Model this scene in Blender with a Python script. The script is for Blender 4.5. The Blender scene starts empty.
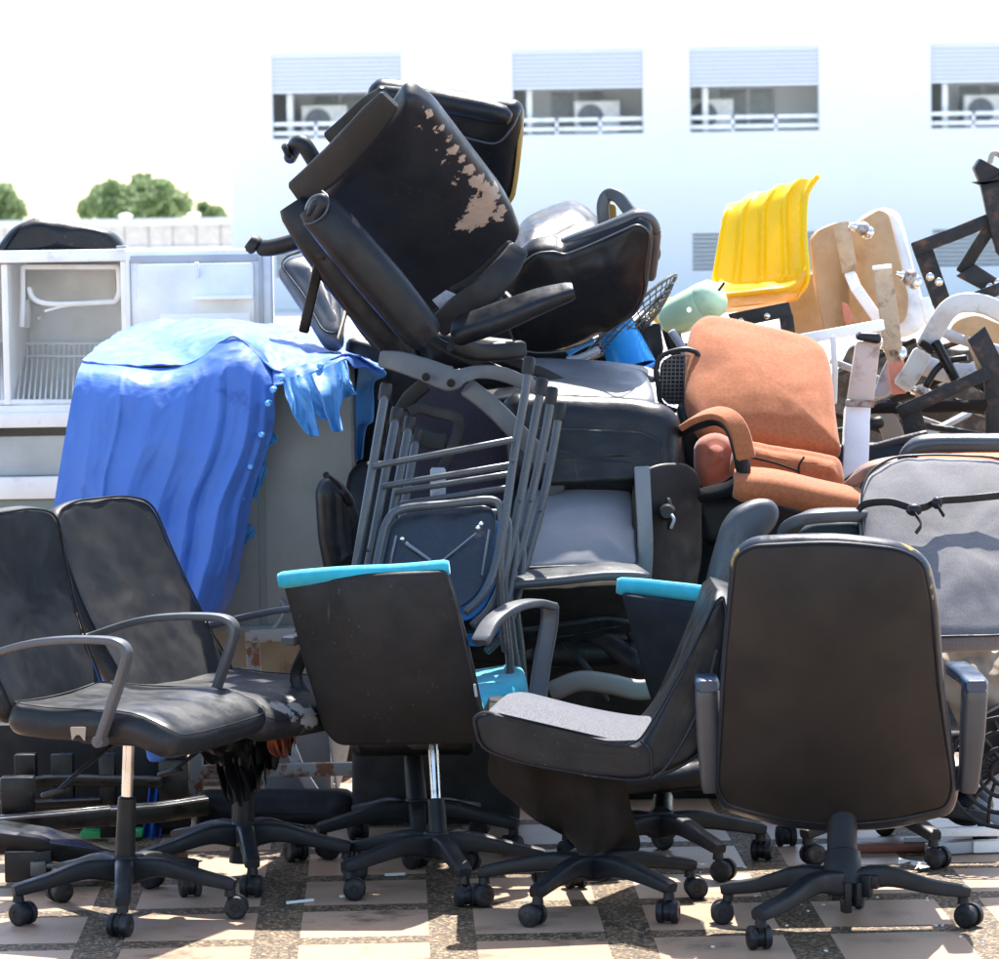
import bpy, bmesh, math, random
from mathutils import Vector, Matrix, noise, Euler
random.seed(7)
V = Vector
S = bpy.context.scene
COL = S.collection
PI = math.pi

# ------------------------------------------------------------------ camera
F = 3800.0; CX, CY = 499.5, 479.5; H = 1.59
PITCH = math.atan(259.5 / F); ROLL = -0.016
RM = (Matrix.Rotation(PI / 2 - PITCH, 3, 'X') @ Matrix.Rotation(ROLL, 3, 'Z'))
CAM = V((0, 0, H))
def ray(px, py):
    return RM @ V(((px - CX) / F, -(py - CY) / F, -1.0))
def P(px, py, Y):
    d = ray(px, py); return CAM + d * (Y / d.y)
def G(px, py, z=0.0):
    d = ray(px, py); return CAM + d * ((z - H) / d.z)
cd = bpy.data.cameras.new('camera'); cam = bpy.data.objects.new('camera', cd); COL.objects.link(cam)
cam.location = CAM; cam.rotation_euler = RM.to_euler()
cd.sensor_width = 36; cd.lens = F * 36 / 999; cd.clip_end = 2000; cd.clip_start = .1
cd.dof.use_dof = True; cd.dof.focus_distance = 9.0; cd.dof.aperture_fstop = 11
S.camera = cam

# ------------------------------------------------------------------ materials
def newmat(name):
    m = bpy.data.materials.new(name); m.use_nodes = True
    return m, m.node_tree.nodes, m.node_tree.links, m.node_tree.nodes['Principled BSDF']
def N(nodes, t, **kw):
    n = nodes.new(t)
    for k, v in kw.items():
        if k in n.inputs: n.inputs[k].default_value = v
        else: setattr(n, k, v)
    return n
def c4(c): return (c[0], c[1], c[2], 1)
def mixc(nodes, links, fac, a, b):
    n = nodes.new('ShaderNodeMix'); n.data_type = 'RGBA'
    if hasattr(fac, 'links') or isinstance(fac, bpy.types.NodeSocket): links.new(fac, n.inputs[0])
    else: n.inputs[0].default_value = fac
    for i, c in ((6, a), (7, b)):
        if isinstance(c, bpy.types.NodeSocket): links.new(c, n.inputs[i])
        else: n.inputs[i].default_value = c4(c)
    return n.outputs[2]
def ramp(nodes, links, src, a, b):
    n = nodes.new('ShaderNodeMapRange'); n.inputs[1].default_value = a; n.inputs[2].default_value = b
    links.new(src, n.inputs[0]); return n.outputs[0]
def basic(name, col, rough=.5, metal=0, col2=None, nscale=8, namt=.5, bump=0, bscale=200, bump2=0, b2scale=12,
          spec=.5, dirt=None, dscale=3, dthr=(.55, .7), rvar=.15, sheen=0, trans=0, coat=0, specks=None):
    m, ns, ls, b = newmat(name)
    tc = ns.new('ShaderNodeTexCoord').outputs['Object']
    if max(col) < .05 and spec >= .32: spec = .27; col = tuple(c * .68 for c in col); dirt = dirt and tuple(c * .8 for c in dirt)
    nz = N(ns, 'ShaderNodeTexNoise', Scale=nscale, Detail=6.0); ls.new(tc, nz.inputs['Vector'])
    f = ramp(ns, ls, nz.outputs['Fac'], .5 - .25 / max(namt, .01) * .5, .5 + .25 / max(namt, .01) * .5)
    c2 = col2 or tuple(min(1, c * 1.35 + .004) for c in col)
    cs = mixc(ns, ls, f, col, c2)
    if dirt:
        nd = N(ns, 'ShaderNodeTexNoise', Scale=dscale, Detail=9.0, Roughness=.65); ls.new(tc, nd.inputs['Vector'])
        fd = ramp(ns, ls, nd.outputs['Fac'], *dthr); cs = mixc(ns, ls, fd, cs, dirt)
    if specks:
        n5 = N(ns, 'ShaderNodeTexNoise', Scale=150.0, Detail=2.0); ls.new(tc, n5.inputs['Vector'])
        n6 = N(ns, 'ShaderNodeTexNoise', Scale=5.0, Detail=4.0); ls.new(tc, n6.inputs['Vector'])
        mm = ns.new('ShaderNodeMath'); mm.operation = 'MULTIPLY_ADD'; ls.new(n6.outputs['Fac'], mm.inputs[0]); mm.inputs[1].default_value = .35; ls.new(n5.outputs['Fac'], mm.inputs[2])
        cs = mixc(ns, ls, ramp(ns, ls, mm.outputs[0], .925, .95), cs, tuple(x * .7 for x in specks))
        # long faint rub marks
        mp = ns.new('ShaderNodeMapping'); mp.inputs['Scale'].default_value = (40, 40, 3); mp.inputs['Rotation'].default_value = (.3, .5, .2); ls.new(tc, mp.inputs['Vector'])
        n7 = N(ns, 'ShaderNodeTexNoise', Scale=1.6, Detail=3.0); ls.new(mp.outputs[0], n7.inputs['Vector'])
        cs = mixc(ns, ls, ramp(ns, ls, n7.outputs['Fac'], .68, .78), cs, tuple(x * .35 for x in specks))
    ls.new(cs, b.inputs['Base Color'])
    b.inputs['Metallic'].default_value = metal
    b.inputs['Specular IOR Level'].default_value = spec
    nr = N(ns, 'ShaderNodeTexNoise', Scale=nscale * 2.3, Detail=5.0); ls.new(tc, nr.inputs['Vector'])
    mr = ns.new('ShaderNodeMapRange'); mr.inputs[1].default_value = .3; mr.inputs[2].default_value = .7
    mr.inputs[3].default_value = max(.02, rough - rvar); mr.inputs[4].default_value = min(1, rough + rvar)
    ls.new(nr.outputs['Fac'], mr.inputs[0]); ls.new(mr.outputs[0], b.inputs['Roughness'])
    prev = None
    for amt, sc in ((bump2, b2scale), (bump, bscale)):
        if amt:
            nb = N(ns, 'ShaderNodeTexNoise', Scale=sc, Detail=4.0); ls.new(tc, nb.inputs['Vector'])
            bn = ns.new('ShaderNodeBump'); bn.inputs['Strength'].default_value = min(1, amt); bn.inputs['Distance'].default_value = (.4 / sc if sc > 60 else .06 / sc)
            ls.new(nb.outputs['Fac'], bn.inputs['Height'])
            if prev: ls.new(prev, bn.inputs['Normal'])
            prev = bn.outputs[0]
    if prev: ls.new(prev, b.inputs['Normal'])
    if sheen: b.inputs['Sheen Weight'].default_value = sheen
    if coat: b.inputs['Coat Weight'].default_value = coat; b.inputs['Coat Roughness'].default_value = .25
    if trans:
        tr = ns.new('ShaderNodeBsdfTranslucent'); ls.new(cs, tr.inputs[0])
        mx = ns.new('ShaderNodeMixShader'); mx.inputs[0].default_value = trans
        out = ns['Material Output']; ls.new(b.outputs[0], mx.inputs[1]); ls.new(tr.outputs[0], mx.inputs[2]); ls.new(mx.outputs[0], out.inputs[0])
    return m
def add_patches(m, patches, col, amp=.03, nscale=18, edge=.006, streak=None):
    """worn-through patches of a given shape: list of (local centre, radius)"""
    ns, ls = m.node_tree.nodes, m.node_tree.links; b = ns['Principled BSDF']
    tc = ns.new('ShaderNodeTexCoord').outputs['Object']
    nz = N(ns, 'ShaderNodeTexNoise', Scale=nscale, Detail=8.0, Roughness=.7); ls.new(tc, nz.inputs['Vector'])
    off = ns.new('ShaderNodeMath'); off.operation = 'MULTIPLY_ADD'; ls.new(nz.outputs['Fac'], off.inputs[0]); off.inputs[1].default_value = amp * 4; off.inputs[2].default_value = -amp * 2
    cur = None
    for c, r in patches:
        d = ns.new('ShaderNodeVectorMath'); d.operation = 'DISTANCE'; ls.new(tc, d.inputs[0]); d.inputs[1].default_value = c
        s = ns.new('ShaderNodeMath'); s.operation = 'SUBTRACT'; ls.new(d.outputs['Value'], s.inputs[0]); s.inputs[1].default_value = r
        if cur is None: cur = s.outputs[0]
        else:
            mn = ns.new('ShaderNodeMath'); mn.operation = 'MINIMUM'; ls.new(cur, mn.inputs[0]); ls.new(s.outputs[0], mn.inputs[1]); cur = mn.outputs[0]
    a = ns.new('ShaderNodeMath'); a.operation = 'ADD'; ls.new(cur, a.inputs[0]); ls.new(off.outputs[0], a.inputs[1])
    mr = ns.new('ShaderNodeMapRange'); mr.inputs[1].default_value = edge; mr.inputs[2].default_value = 0; ls.new(a.outputs[0], mr.inputs[0])
    src = b.inputs['Base Color'].links[0].from_socket
    n2 = N(ns, 'ShaderNodeTexNoise', Scale=60.0, Detail=5.0); ls.new(tc, n2.inputs['Vector'])
    pc = mixc(ns, ls, n2.outputs['Fac'], tuple(x * .65 for x in col), col)
    ls.new(mixc(ns, ls, mr.outputs[0], src, pc), b.inputs['Base Color'])
    r0 = b.inputs['Roughness'].links[0].from_socket
    mm = ns.new('ShaderNodeMath'); mm.operation = 'MAXIMUM'; ls.new(r0, mm.inputs[0])
    sc = ns.new('ShaderNodeMath'); sc.operation = 'MULTIPLY'; ls.new(mr.outputs[0], sc.inputs[0]); sc.inputs[1].default_value = .9
    ls.new(sc.outputs[0], mm.inputs[1]); ls.new(mm.outputs[0], b.inputs['Roughness'])

LEA = dict(bump=.25, bscale=420, bump2=.6, b2scale=16, nscale=7, dirt=(.02, .0195, .019), dscale=7, dthr=(.55, .95), specks=(.12, .115, .105))
M = {}
M['leather'] = basic('black_vinyl', (.008, .009, .011), .42, **LEA)
M['leather_soft'] = basic('soft_black_leather', (.010, .011, .014), .38, **LEA)
M['leather_back'] = basic('dull_black_vinyl', (.016, .014, .013), .6, **LEA)
M['leather_grey'] = basic('faded_grey_vinyl', (.042, .045, .05), .36, bump=.3, bscale=420, bump2=.3, b2scale=7, nscale=5, dirt=(.055, .055, .058), dscale=5, dthr=(.5, .9))
M['leather_blue'] = basic('dusty_blue_black_vinyl', (.012, .015, .022), .45, **LEA)
M['plastic'] = basic('black_plastic', (.009, .0095, .011), .42, bump=.2, bscale=500, dirt=(.035, .033, .03), dscale=9, dthr=(.5, .95))
M['plastic_grey'] = basic('dusty_dark_grey_plastic', (.014, .015, .017), .5, bump=.2, bscale=500, dirt=(.05, .048, .045), dscale=9, dthr=(.5, .95))
M['arm_grey'] = basic('worn_grey_arm_plastic', (.062, .064, .068), .42, bump=.2, bscale=400, dirt=(.09, .09, .09), dscale=30, dthr=(.5, .9))
M['wheel'] = basic('caster_plastic', (.012, .012, .014), .5, bump=.2, bscale=400, dirt=(.12, .11, .1), dscale=22, dthr=(.5, .85))
M['silver'] = basic('silver_grey_plastic', (.3, .31, .33), .4, dirt=(.16, .155, .15), dscale=12)
M['chrome'] = basic('scratched_chrome', (.62, .6, .56), .25, metal=1, dirt=(.3, .25, .2), dscale=25, dthr=(.55, .8))
M['blackmetal'] = basic('black_enamelled_steel', (.006, .006, .007), .32, dirt=(.03, .025, .02), dscale=30, dthr=(.62, .8), bump=.1, bscale=200)
M['tube'] = basic('grey_black_painted_tube', (.050, .053, .057), .3, dirt=(.2, .1, .05), dscale=26, dthr=(.66, .74))
M['iron'] = basic('rusty_black_angle_iron', (.02, .022, .025), .5, dirt=(.13, .065, .04), dscale=22, dthr=(.52, .68), bump=.4, bscale=120)
M['rust'] = basic('rusted_pale_paint', (.27, .255, .23), .6, dirt=(.2, .07, .03), dscale=16, dthr=(.5, .56), bump=.4, bscale=90)
M['teal'] = basic('turquoise_fabric', (.012, .30, .40), .85, bump=.5, bscale=900, sheen=.3, nscale=30, namt=.4, dirt=(.03,.26,.33), dscale=14, dthr=(.5,.9))
M['orange'] = basic('rust_orange_fabric', (.30, .086, .025), .95, col2=(.36, .113, .04), bump=.9, bscale=700, bump2=.45, b2scale=14, nscale=120, namt=.9, sheen=.12, dirt=(.19, .06, .028), dscale=8, dthr=(.52, .85))
M['greyfab'] = basic('grey_woven_fabric', (.035, .033, .038), .95, col2=(.11, .105, .116), bump=.9, bscale=800, nscale=260, namt=1.2, sheen=.4, dirt=(.05, .047, .05), dscale=7, dthr=(.55, .9))
M['greyfab2'] = basic('grey_mesh_fabric', (.10, .093, .097), .9, col2=(.14, .132, .137), bump=.7, bscale=900, bump2=.5, b2scale=9, nscale=300, namt=1, sheen=.3)
M['brownfab'] = basic('dark_brown_lining', (.016, .012, .009), .95, bump=.5, bscale=300, bump2=.6, b2scale=14)
M['mustard'] = basic('faded_mustard_foam', (.32, .2, .05), .9, bump=.5, bscale=200)
M['foam'] = basic('yellowed_foam', (.6, .48, .28), .95, bump=.8, bscale=100, dirt=(.2, .12, .05), dscale=40)
M['mesh'] = basic('purple_black_mesh', (.04, .032, .045), .85, bump=1, bscale=700, nscale=300, namt=1)
M['yellow'] = basic('yellow_plastic', (.9, .66, .01), .32, col2=(.92, .70, .015), trans=.35, rvar=.08, dirt=(.8, .55, .02), dscale=9, dthr=(.6, .95))
M['ply'] = basic('varnished_plywood', (.42, .25, .11), .5, col2=(.52, .34, .18), nscale=14, dirt=(.28, .15, .07), dscale=8, dthr=(.5, .8))
M['wood'] = basic('weathered_wood', (.42, .3, .19), .8, col2=(.55, .42, .28), nscale=40, dirt=(.25, .16, .1), dscale=30, bump=.5, bscale=150)
M['redwood'] = basic('faded_red_painted_wood', (.55, .2, .13), .8, nscale=40, bump=.5, bscale=150)
M['offwhite'] = basic('greyed_white_plastic', (.48, .475, .45), .4, dirt=(.3, .28, .25), dscale=12)
M['greyvinyl'] = basic('sunlit_grey_vinyl', (.13, .135, .145), .38, bump=.3, bscale=420, nscale=4, dirt=(.18, .18, .185), dscale=5, dthr=(.5, .9))  # grey vinyl lightened to stand for sunlight on it
M['white'] = basic('white_plastic', (.7, .7, .68), .4, dirt=(.45, .43, .4), dscale=9, dthr=(.55, .8))
M['whitemetal'] = basic('white_enamelled_metal', (.78, .78, .77), .35, dirt=(.5, .46, .4), dscale=12, dthr=(.58, .8))
M['cream'] = basic('yellowed_fridge_liner', (.88, .85, .78), .45, dirt=(.76, .71, .62), dscale=5, dthr=(.5, .85), rvar=.1)
M['gasket'] = basic('grey_door_gasket', (.33, .34, .36), .5)
M['cabinet'] = basic('grey_green_sheet_metal', (.24, .245, .215), .5, col2=(.27, .275, .245), nscale=3, dirt=(.17, .165, .14), dscale=5, dthr=(.52, .85), rvar=.1)
M['tarp'] = basic('blue_tarpaulin', (.052, .14, .44), .6, col2=(.07, .17, .50), nscale=5, bump=.2, bscale=500, bump2=.9, b2scale=24, dirt=(.03, .07, .24), dscale=9, dthr=(.62, .74), rvar=.1, spec=.35)
M['tarp2'] = basic('light_blue_tarpaulin_lining', (.05, .19, .42), .55, bump2=.9, b2scale=24)
M['bluebucket'] = basic('bright_blue_plastic', (.01, .26, .68), .35)
M['bluetrim'] = basic('blue_seat_vinyl', (.015, .16, .46), .4)
M['mint'] = basic('mint_green_enamel', (.40, .56, .36), .4, dirt=(.33, .47, .31), dscale=14)
M['wire'] = basic('white_coated_wire', (.75, .75, .73), .4)
M['darkwire'] = basic('dark_wire', (.05, .05, .045), .4, dirt=(.25, .2, .1), dscale=25)
M['tan'] = basic('dusty_tan_cloth', (.27, .22, .17), .9, bump2=.6, b2scale=9, bump=.3, bscale=300)
M['glass'] = basic('green_grey_frosted_glass', (.16, .2, .18), .25)
M['green'] = basic('green_plastic', (.02, .3, .09), .5)
M['paper'] = basic('torn_paper_scrap', (.6, .62, .58), .9)
M['redplate'] = basic('red_brown_floor_plate', (.16, .045, .025), .5)
M['facade'] = basic('pale_blue_white_facade', (.71, .72, .70), .85, col2=(.73, .74, .72), nscale=.25, dirt=(.66, .67, .655), dscale=.4, dthr=(.5, .9))
M['louvre'] = basic('louvre_metal', (.50, .54, .60), .5)
M['inner'] = basic('recess_wall', (.80, .82, .79), .8, nscale=.3)  # wall colour lightened to stand for haze over the recesses
M['pane'] = basic('hazed_window_pane', (.3, .33, .34), .2)  # glass colour lightened to stand for haze
M['acwhite'] = basic('air_conditioner_casing', (.72, .72, .68), .5)
M['acdark'] = basic('fan_grille_dark', (.16, .17, .18), .6)
M['beigewall'] = basic('beige_panel_wall', (.5, .47, .44), .9)
M['slat'] = basic('pale_louvre_slat', (.78, .8, .83), .6, col2=(.79, .81, .84), nscale=.2, rvar=.02)
M['whitewall'] = basic('white_render', (.75, .75, .75), .9)
M['leaf'] = basic('hazed_tree_leaves', (.17, .24, .09), .6, col2=(.25, .33, .15), nscale=.8, trans=.4)  # leaf green lightened to stand for distant haze
M['bark'] = basic('tree_bark', (.1, .07, .05), .9)

# ------------------------------------------------------------------ geometry
def J(*gs):
    vs, fs = [], []
    for g in gs:
        o = len(vs); vs += g[0]; fs += [tuple(i + o for i in f) for f in g[1]]
    return vs, fs
def catmull(pts, n=6, closed=False):
    if len(pts) < 3 and not closed: return [p.copy() for p in pts]
    out = []; L = len(pts); rng = L if closed else L - 1
    for i in range(rng):
        if closed: a, b, c, d = (pts[(i + k - 1) % L] for k in range(4))
        else:
            b, c = pts[i], pts[i + 1]; a = pts[i - 1] if i else b * 2 - c; d = pts[i + 2] if i + 2 < L else c * 2 - b
        for k in range(n):
            t = k / n
            out.append(.5 * ((2 * b) + (c - a) * t + (2 * a - 5 * b + 4 * c - d) * t * t + (3 * b - 3 * c + d - a) * t ** 3))
    if not closed: out.append(pts[-1].copy())
    return out
def sweep(pts, sec, up=None, scl=None, closed=False, cap=True):
    n = len(pts); vs = []; fs = []; m = len(sec); prev = None
    for i, p in enumerate(pts):
        t = (pts[(i + 1) % n] - pts[i - 1]) if closed else (pts[min(i + 1, n - 1)] - pts[max(i - 1, 0)])
        if t.length < 1e-9: t = V((0, 0, 1))
        t.normalize()
        if up is not None:
            u = up - t * up.dot(t)
            if u.length < 1e-3: u = prev if prev is not None else t.orthogonal()
            u = u.normalized()
        elif prev is None: u = t.orthogonal().normalized()
        else:
            u = prev - t * prev.dot(t); u = u.normalized() if u.length > 1e-6 else t.orthogonal().normalized()
        prev = u; s = t.cross(u); k = scl[i] if scl else (1, 1)
        if not isinstance(k, tuple): k = (k, k)
        for (a, b) in sec: vs.append(p + s * a * k[0] + u * b * k[1])
    for i in range(n if closed else n - 1):
        j = (i + 1) % n
        for q in range(m):
            r = (q + 1) % m
            fs.append((i * m + q, i * m + r, j * m + r, j * m + q))
    if cap and not closed:
        fs.append(tuple(range(m - 1, -1, -1))); fs.append(tuple((n - 1) * m + q for q in range(m)))
    return vs, fs
def circ(r, n=10): return [(r * math.cos(2 * PI * i / n), r * math.sin(2 * PI * i / n)) for i in range(n)]
def tube(pts, r, n=10, smooth=5, closed=False):
    rs = None
    if isinstance(r, (list, tuple)): rs = list(r); r = 1
    p2 = catmull(pts, smooth, closed) if smooth > 1 else pts
    scl = None
    if rs:
        scl = []
        for i in range(len(p2)):
            x = i / (len(p2) - 1) * (len(rs) - 1); a = int(min(x, len(rs) - 2)); scl.append(rs[a] + (rs[a + 1] - rs[a]) * (x - a))
    if closed: return sweep(p2, circ(r, n), scl=scl, closed=True)
    # rounded ends
    if scl is None: scl = [1] * len(p2)
    q = [p2[0] + (p2[0] - p2[1]).normalized() * 0 ] ; d0 = (p2[0] - p2[1]).normalized(); d1 = (p2[-1] - p2[-2]).normalized()
    k0, k1 = scl[0] * r, scl[-1] * r
    pre = [p2[0] + d0 * k0 * .45, p2[0] + d0 * k0 * .3]; post = [p2[-1] + d1 * k1 * .3, p2[-1] + d1 * k1 * .45]
    return sweep(pre + p2 + post, circ(r, n), scl=[scl[0] * .45, scl[0] * .85] + scl + [scl[-1] * .85, scl[-1] * .45])
def rrsec(w, h, r=None, k=3):
    r = min(w, h) * .3 if r is None else r; out = []
    for cx, cy, a0 in ((w / 2 - r, h / 2 - r, 0), (-w / 2 + r, h / 2 - r, 90), (-w / 2 + r, -h / 2 + r, 180), (w / 2 - r, -h / 2 + r, 270)):
        for i in range(k + 1):
            a = math.radians(a0 + 90 * i / k); out.append((cx + r * math.cos(a), cy + r * math.sin(a)))
    return out
def bar(pts, w, h, up, smooth=6, r=None, scl=None, ends=True):
    """w across (perpendicular to up), h along up"""
    p2 = catmull(pts, smooth) if smooth > 1 and len(pts) > 2 else list(pts)
    n = len(p2)
    if scl:
        s2 = []
        for i in range(n):
            x = i / (n - 1) * (len(scl) - 1); a = int(min(x, len(scl) - 2)); f = x - a
            g = lambda v: v if isinstance(v, tuple) else (v, v)
            A, B = g(scl[a]), g(scl[a + 1]); s2.append((A[0] + (B[0] - A[0]) * f, A[1] + (B[1] - A[1]) * f))
    else: s2 = [(1, 1)] * n
    if ends:
        d0 = (p2[0] - p2[1]).normalized(); d1 = (p2[-1] - p2[-2]).normalized(); e = min(w, h) * .3
        p2 = [p2[0] + d0 * e] + p2 + [p2[-1] + d1 * e]
        s2 = [(s2[0][0] * .8, s2[0][1] * .8)] + s2 + [(s2[-1][0] * .8, s2[-1][1] * .8)]
    return sweep(p2, rrsec(w, h, r), up=up, scl=s2)
def bm_to(bm):
    bm.verts.index_update()
    return [v.co.copy() for v in bm.verts], [tuple(v.index for v in f.verts) for f in bm.faces]
def hexa(q, dv, bev=.004, seg=2):
    """box from a quad of 3-D points and a depth vector"""
    bm = bmesh.new()
    a = [bm.verts.new(p) for p in q]; b = [bm.verts.new(p + dv) for p in q]
    bm.faces.new(a); bm.faces.new(b[::-1])
    for i in range(4): bm.faces.new((a[i], b[i], b[(i + 1) % 4], a[(i + 1) % 4]))
    bmesh.ops.recalc_face_normals(bm, faces=bm.faces)
    if bev: bmesh.ops.bevel(bm, geom=list(bm.edges), offset=bev, segments=seg, profile=.6, affect='EDGES', clamp_overlap=True)
    g = bm_to(bm); bm.free(); return g
def box(c, s, rz=0, bev=.004, R=None):
    R = R or Matrix.Rotation(rz, 3, 'Z'); c = V(c); sx, sy, sz = s[0] / 2, s[1] / 2, s[2] / 2
    q = [c + R @ V(t) for t in ((-sx, -sy, -sz), (sx, -sy, -sz), (sx, -sy, sz), (-sx, -sy, sz))]
    return hexa(q, R @ V((0, s[1], 0)), bev)
def pbox(x0, y0, x1, y1, Y, depth, bev=.004):
    """upright box whose front face spans the pixel rectangle at depth Y (axis aligned in the world)"""
    a, b = P(x0, y0, Y), P(x1, y1, Y)
    return box(((a.x + b.x) / 2, Y + depth / 2, (a.z + b.z) / 2), (abs(b.x - a.x), depth, abs(a.z - b.z)), bev=bev)
def pq(pts, depth, bev=.003):
    """quad given as four (px,py,Y), extruded away from the camera"""
    q = [P(*p) for p in pts]; n = (q[1] - q[0]).cross(q[3] - q[0]).normalized()
    if n.dot(q[0] - CAM) < 0: n = -n
    return hexa(q, n * depth, bev)
def lathe(p0, p1, prof, n=24):
    ax = p1 - p0; L = ax.length; ax.normalize(); u = ax.orthogonal().normalized(); w = ax.cross(u)
    vs = []; fs = []
    for t, r in prof:
        c = p0 + ax * t * L
        for i in range(n):
            a = 2 * PI * i / n; vs.append(c + (u * math.cos(a) + w * math.sin(a)) * r)
    for k in range(len(prof) - 1):
        for i in range(n):
            j = (i + 1) % n; fs.append((k * n + i, k * n + j, (k + 1) * n + j, (k + 1) * n + i))
    fs.append(tuple(range(n))); fs.append(tuple((len(prof) - 1) * n + i for i in range(n)))
    return vs, fs
def ball(c, r, sq=(1, 1, 1), n=14):
    bm = bmesh.new(); bmesh.ops.create_uvsphere(bm, u_segments=n * 2, v_segments=n, radius=r)
    for v in bm.verts: v.co = V((v.co.x * sq[0], v.co.y * sq[1], v.co.z * sq[2])) + c
    g = bm_to(bm); bm.free(); return g

def roundpoly(poly, r, k=4, maxe=None):
    """polygon corners -> arcs; r = radius or list"""
    out = []; n = len(poly)
    for i in range(n):
        p = V(poly[i]); a = V(poly[i - 1]); b = V(poly[(i + 1) % n])
        rr = r[i] if isinstance(r, (list, tuple)) else r
        da, db = (a - p), (b - p); la, lb = da.length, db.length
        rr = min(rr, la * .45, lb * .45)
        pa = p + da / la * rr; pb = p + db / lb * rr
        for j in range(k + 1):
            t = j / k; out.append(pa * (1 - t) ** 2 + p * 2 * t * (1 - t) + pb * t * t)
    if maxe:
        o2 = []
        for i in range(len(out)):
            a, b = out[i], out[(i + 1) % len(out)]; L = (b - a).length; m = max(1, int(math.ceil(L / maxe)))
            for j in range(m): o2.append(a + (b - a) * j / m)
        out = o2
    return out
def slab(cont, Mf, tf, tb, rnd=.02, bf=0, bb=0, unit=430., cen=None, wr=.0015, ref=None, wscale=9, k=5, inner=8):
    """closed solid over a star-shaped 2-D contour, mapped into space by Mf(a,b); front = side facing ref (camera)"""
    C = V(cen) if cen else sum(cont, V((0, 0))) / len(cont)
    tgt = [C] * len(cont)
    if not cen:      # elongated pads close on a medial segment, not on a point
        sxx = sum((p.x - C.x) ** 2 for p in cont); syy = sum((p.y - C.y) ** 2 for p in cont); sxy = sum((p.x - C.x) * (p.y - C.y) for p in cont)
        th = .5 * math.atan2(2 * sxy, sxx - syy); ax = V((math.cos(th), math.sin(th))); ay = V((-ax.y, ax.x))
        ua = [(p - C).dot(ax) for p in cont]; va = [(p - C).dot(ay) for p in cont]
        C = C + ax * (max(ua) + min(ua)) / 2 + ay * (max(va) + min(va)) / 2
        ha, hb = (max(ua) - min(ua)) / 2, (max(va) - min(va)) / 2
        L = max(0, ha - hb) * .92
        tgt = [C + ax * max(-L, min(L, (p - C).dot(ax))) for p in cont]
    ref = CAM if ref is None else ref
    r = min(rnd, (tf + tb) * .5 * .98)
    e = unit * .002
    def nrm(a, b):
        p = Mf(a, b); n = (Mf(a + e, b) - p).cross(Mf(a, b + e) - p).normalized()
        return p, (n if n.dot(ref - p) > 0 else -n)
    seq = []   # (mode, value, w)
    for i in range(1, inner + 1):
        s = i / inner; seq.append((s, r, tf + bf * (1 - s ** 2.2)))
    for i in range(1, k + 1):
        ph = PI / 2 * i / k; seq.append((1, r * (1 - math.sin(ph)), tf - r * (1 - math.cos(ph))))
    for i in range(0, k + 1):
        ph = PI / 2 * (1 - i / k); seq.append((1, r * (1 - math.sin(ph)), -tb + r * (1 - math.cos(ph))))
    for i in range(inner - 1, 0, -1):
        s = i / inner; seq.append((s, r, -tb - bb * (1 - s ** 2.2)))
    vs = []; m = len(cont); fs = []
    dirs = []
    for c, g in zip(cont, tgt):
        d = g - c; dirs.append(d.normalized())
    def put(a, b, w):
        p, n = nrm(a, b)
        if wr:
            w += (noise.noise(p * wscale) * 2 + noise.noise(p * wscale * 3.1)) * wr * (1 if w > 0 else .5)
        return p + n * w
    vs.append(put(C.x, C.y, tf + bf))
    for s, ins, w in seq:
        for c, d, g in zip(cont, dirs, tgt):
            q = c + d * ins * unit; q = g + (q - g) * s
            vs.append(put(q.x, q.y, w))
    vs.append(put(C.x, C.y, -tb - bb))
    for q in range(m): fs.append((0, 1 + q, 1 + (q + 1) % m))
    R = len(seq)
    for k_ in range(R - 1):
        for q in range(m):
            j = (q + 1) % m; fs.append((1 + k_ * m + q, 1 + (k_ + 1) * m + q, 1 + (k_ + 1) * m + j, 1 + k_ * m + j))
    last = len(vs) - 1; b0 = 1 + (R - 1) * m
    for q in range(m): fs.append((last, b0 + (q + 1) % m, b0 + q))
    return vs, fs
def rim(cont, Mf, w, inset, r, unit=430., ref=None, part=None):
    """thin piping running round a slab"""
    C = sum(cont, V((0, 0))) / len(cont); ref = CAM if ref is None else ref; e = unit * .002; pts = []
    for c in cont:
        q = c + (C - c).normalized() * inset * unit
        p = Mf(q.x, q.y); n = (Mf(q.x + e, q.y) - p).cross(Mf(q.x, q.y + e) - p).normalized()
        if n.dot(ref - p) < 0: n = -n
        pts.append(p + n * w)
    if part: pts = pts[part[0]:part[1]]; return tube(pts, r, 6, 1)
    return tube(pts, r, 6, 1, closed=True)
def yf(Y0, x0, y0, gx=0, gy=0, cx=0, cy=0):
    """depth surface over the picture: value at (x0,y0) with slopes / curvatures per 100 px"""
    def f(a, b):
        u, v = (a - x0) / 100, (b - y0) / 100
        return P(a, b, Y0 + gx * u + gy * v + cx * u * u + cy * v * v)
    return f
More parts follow.
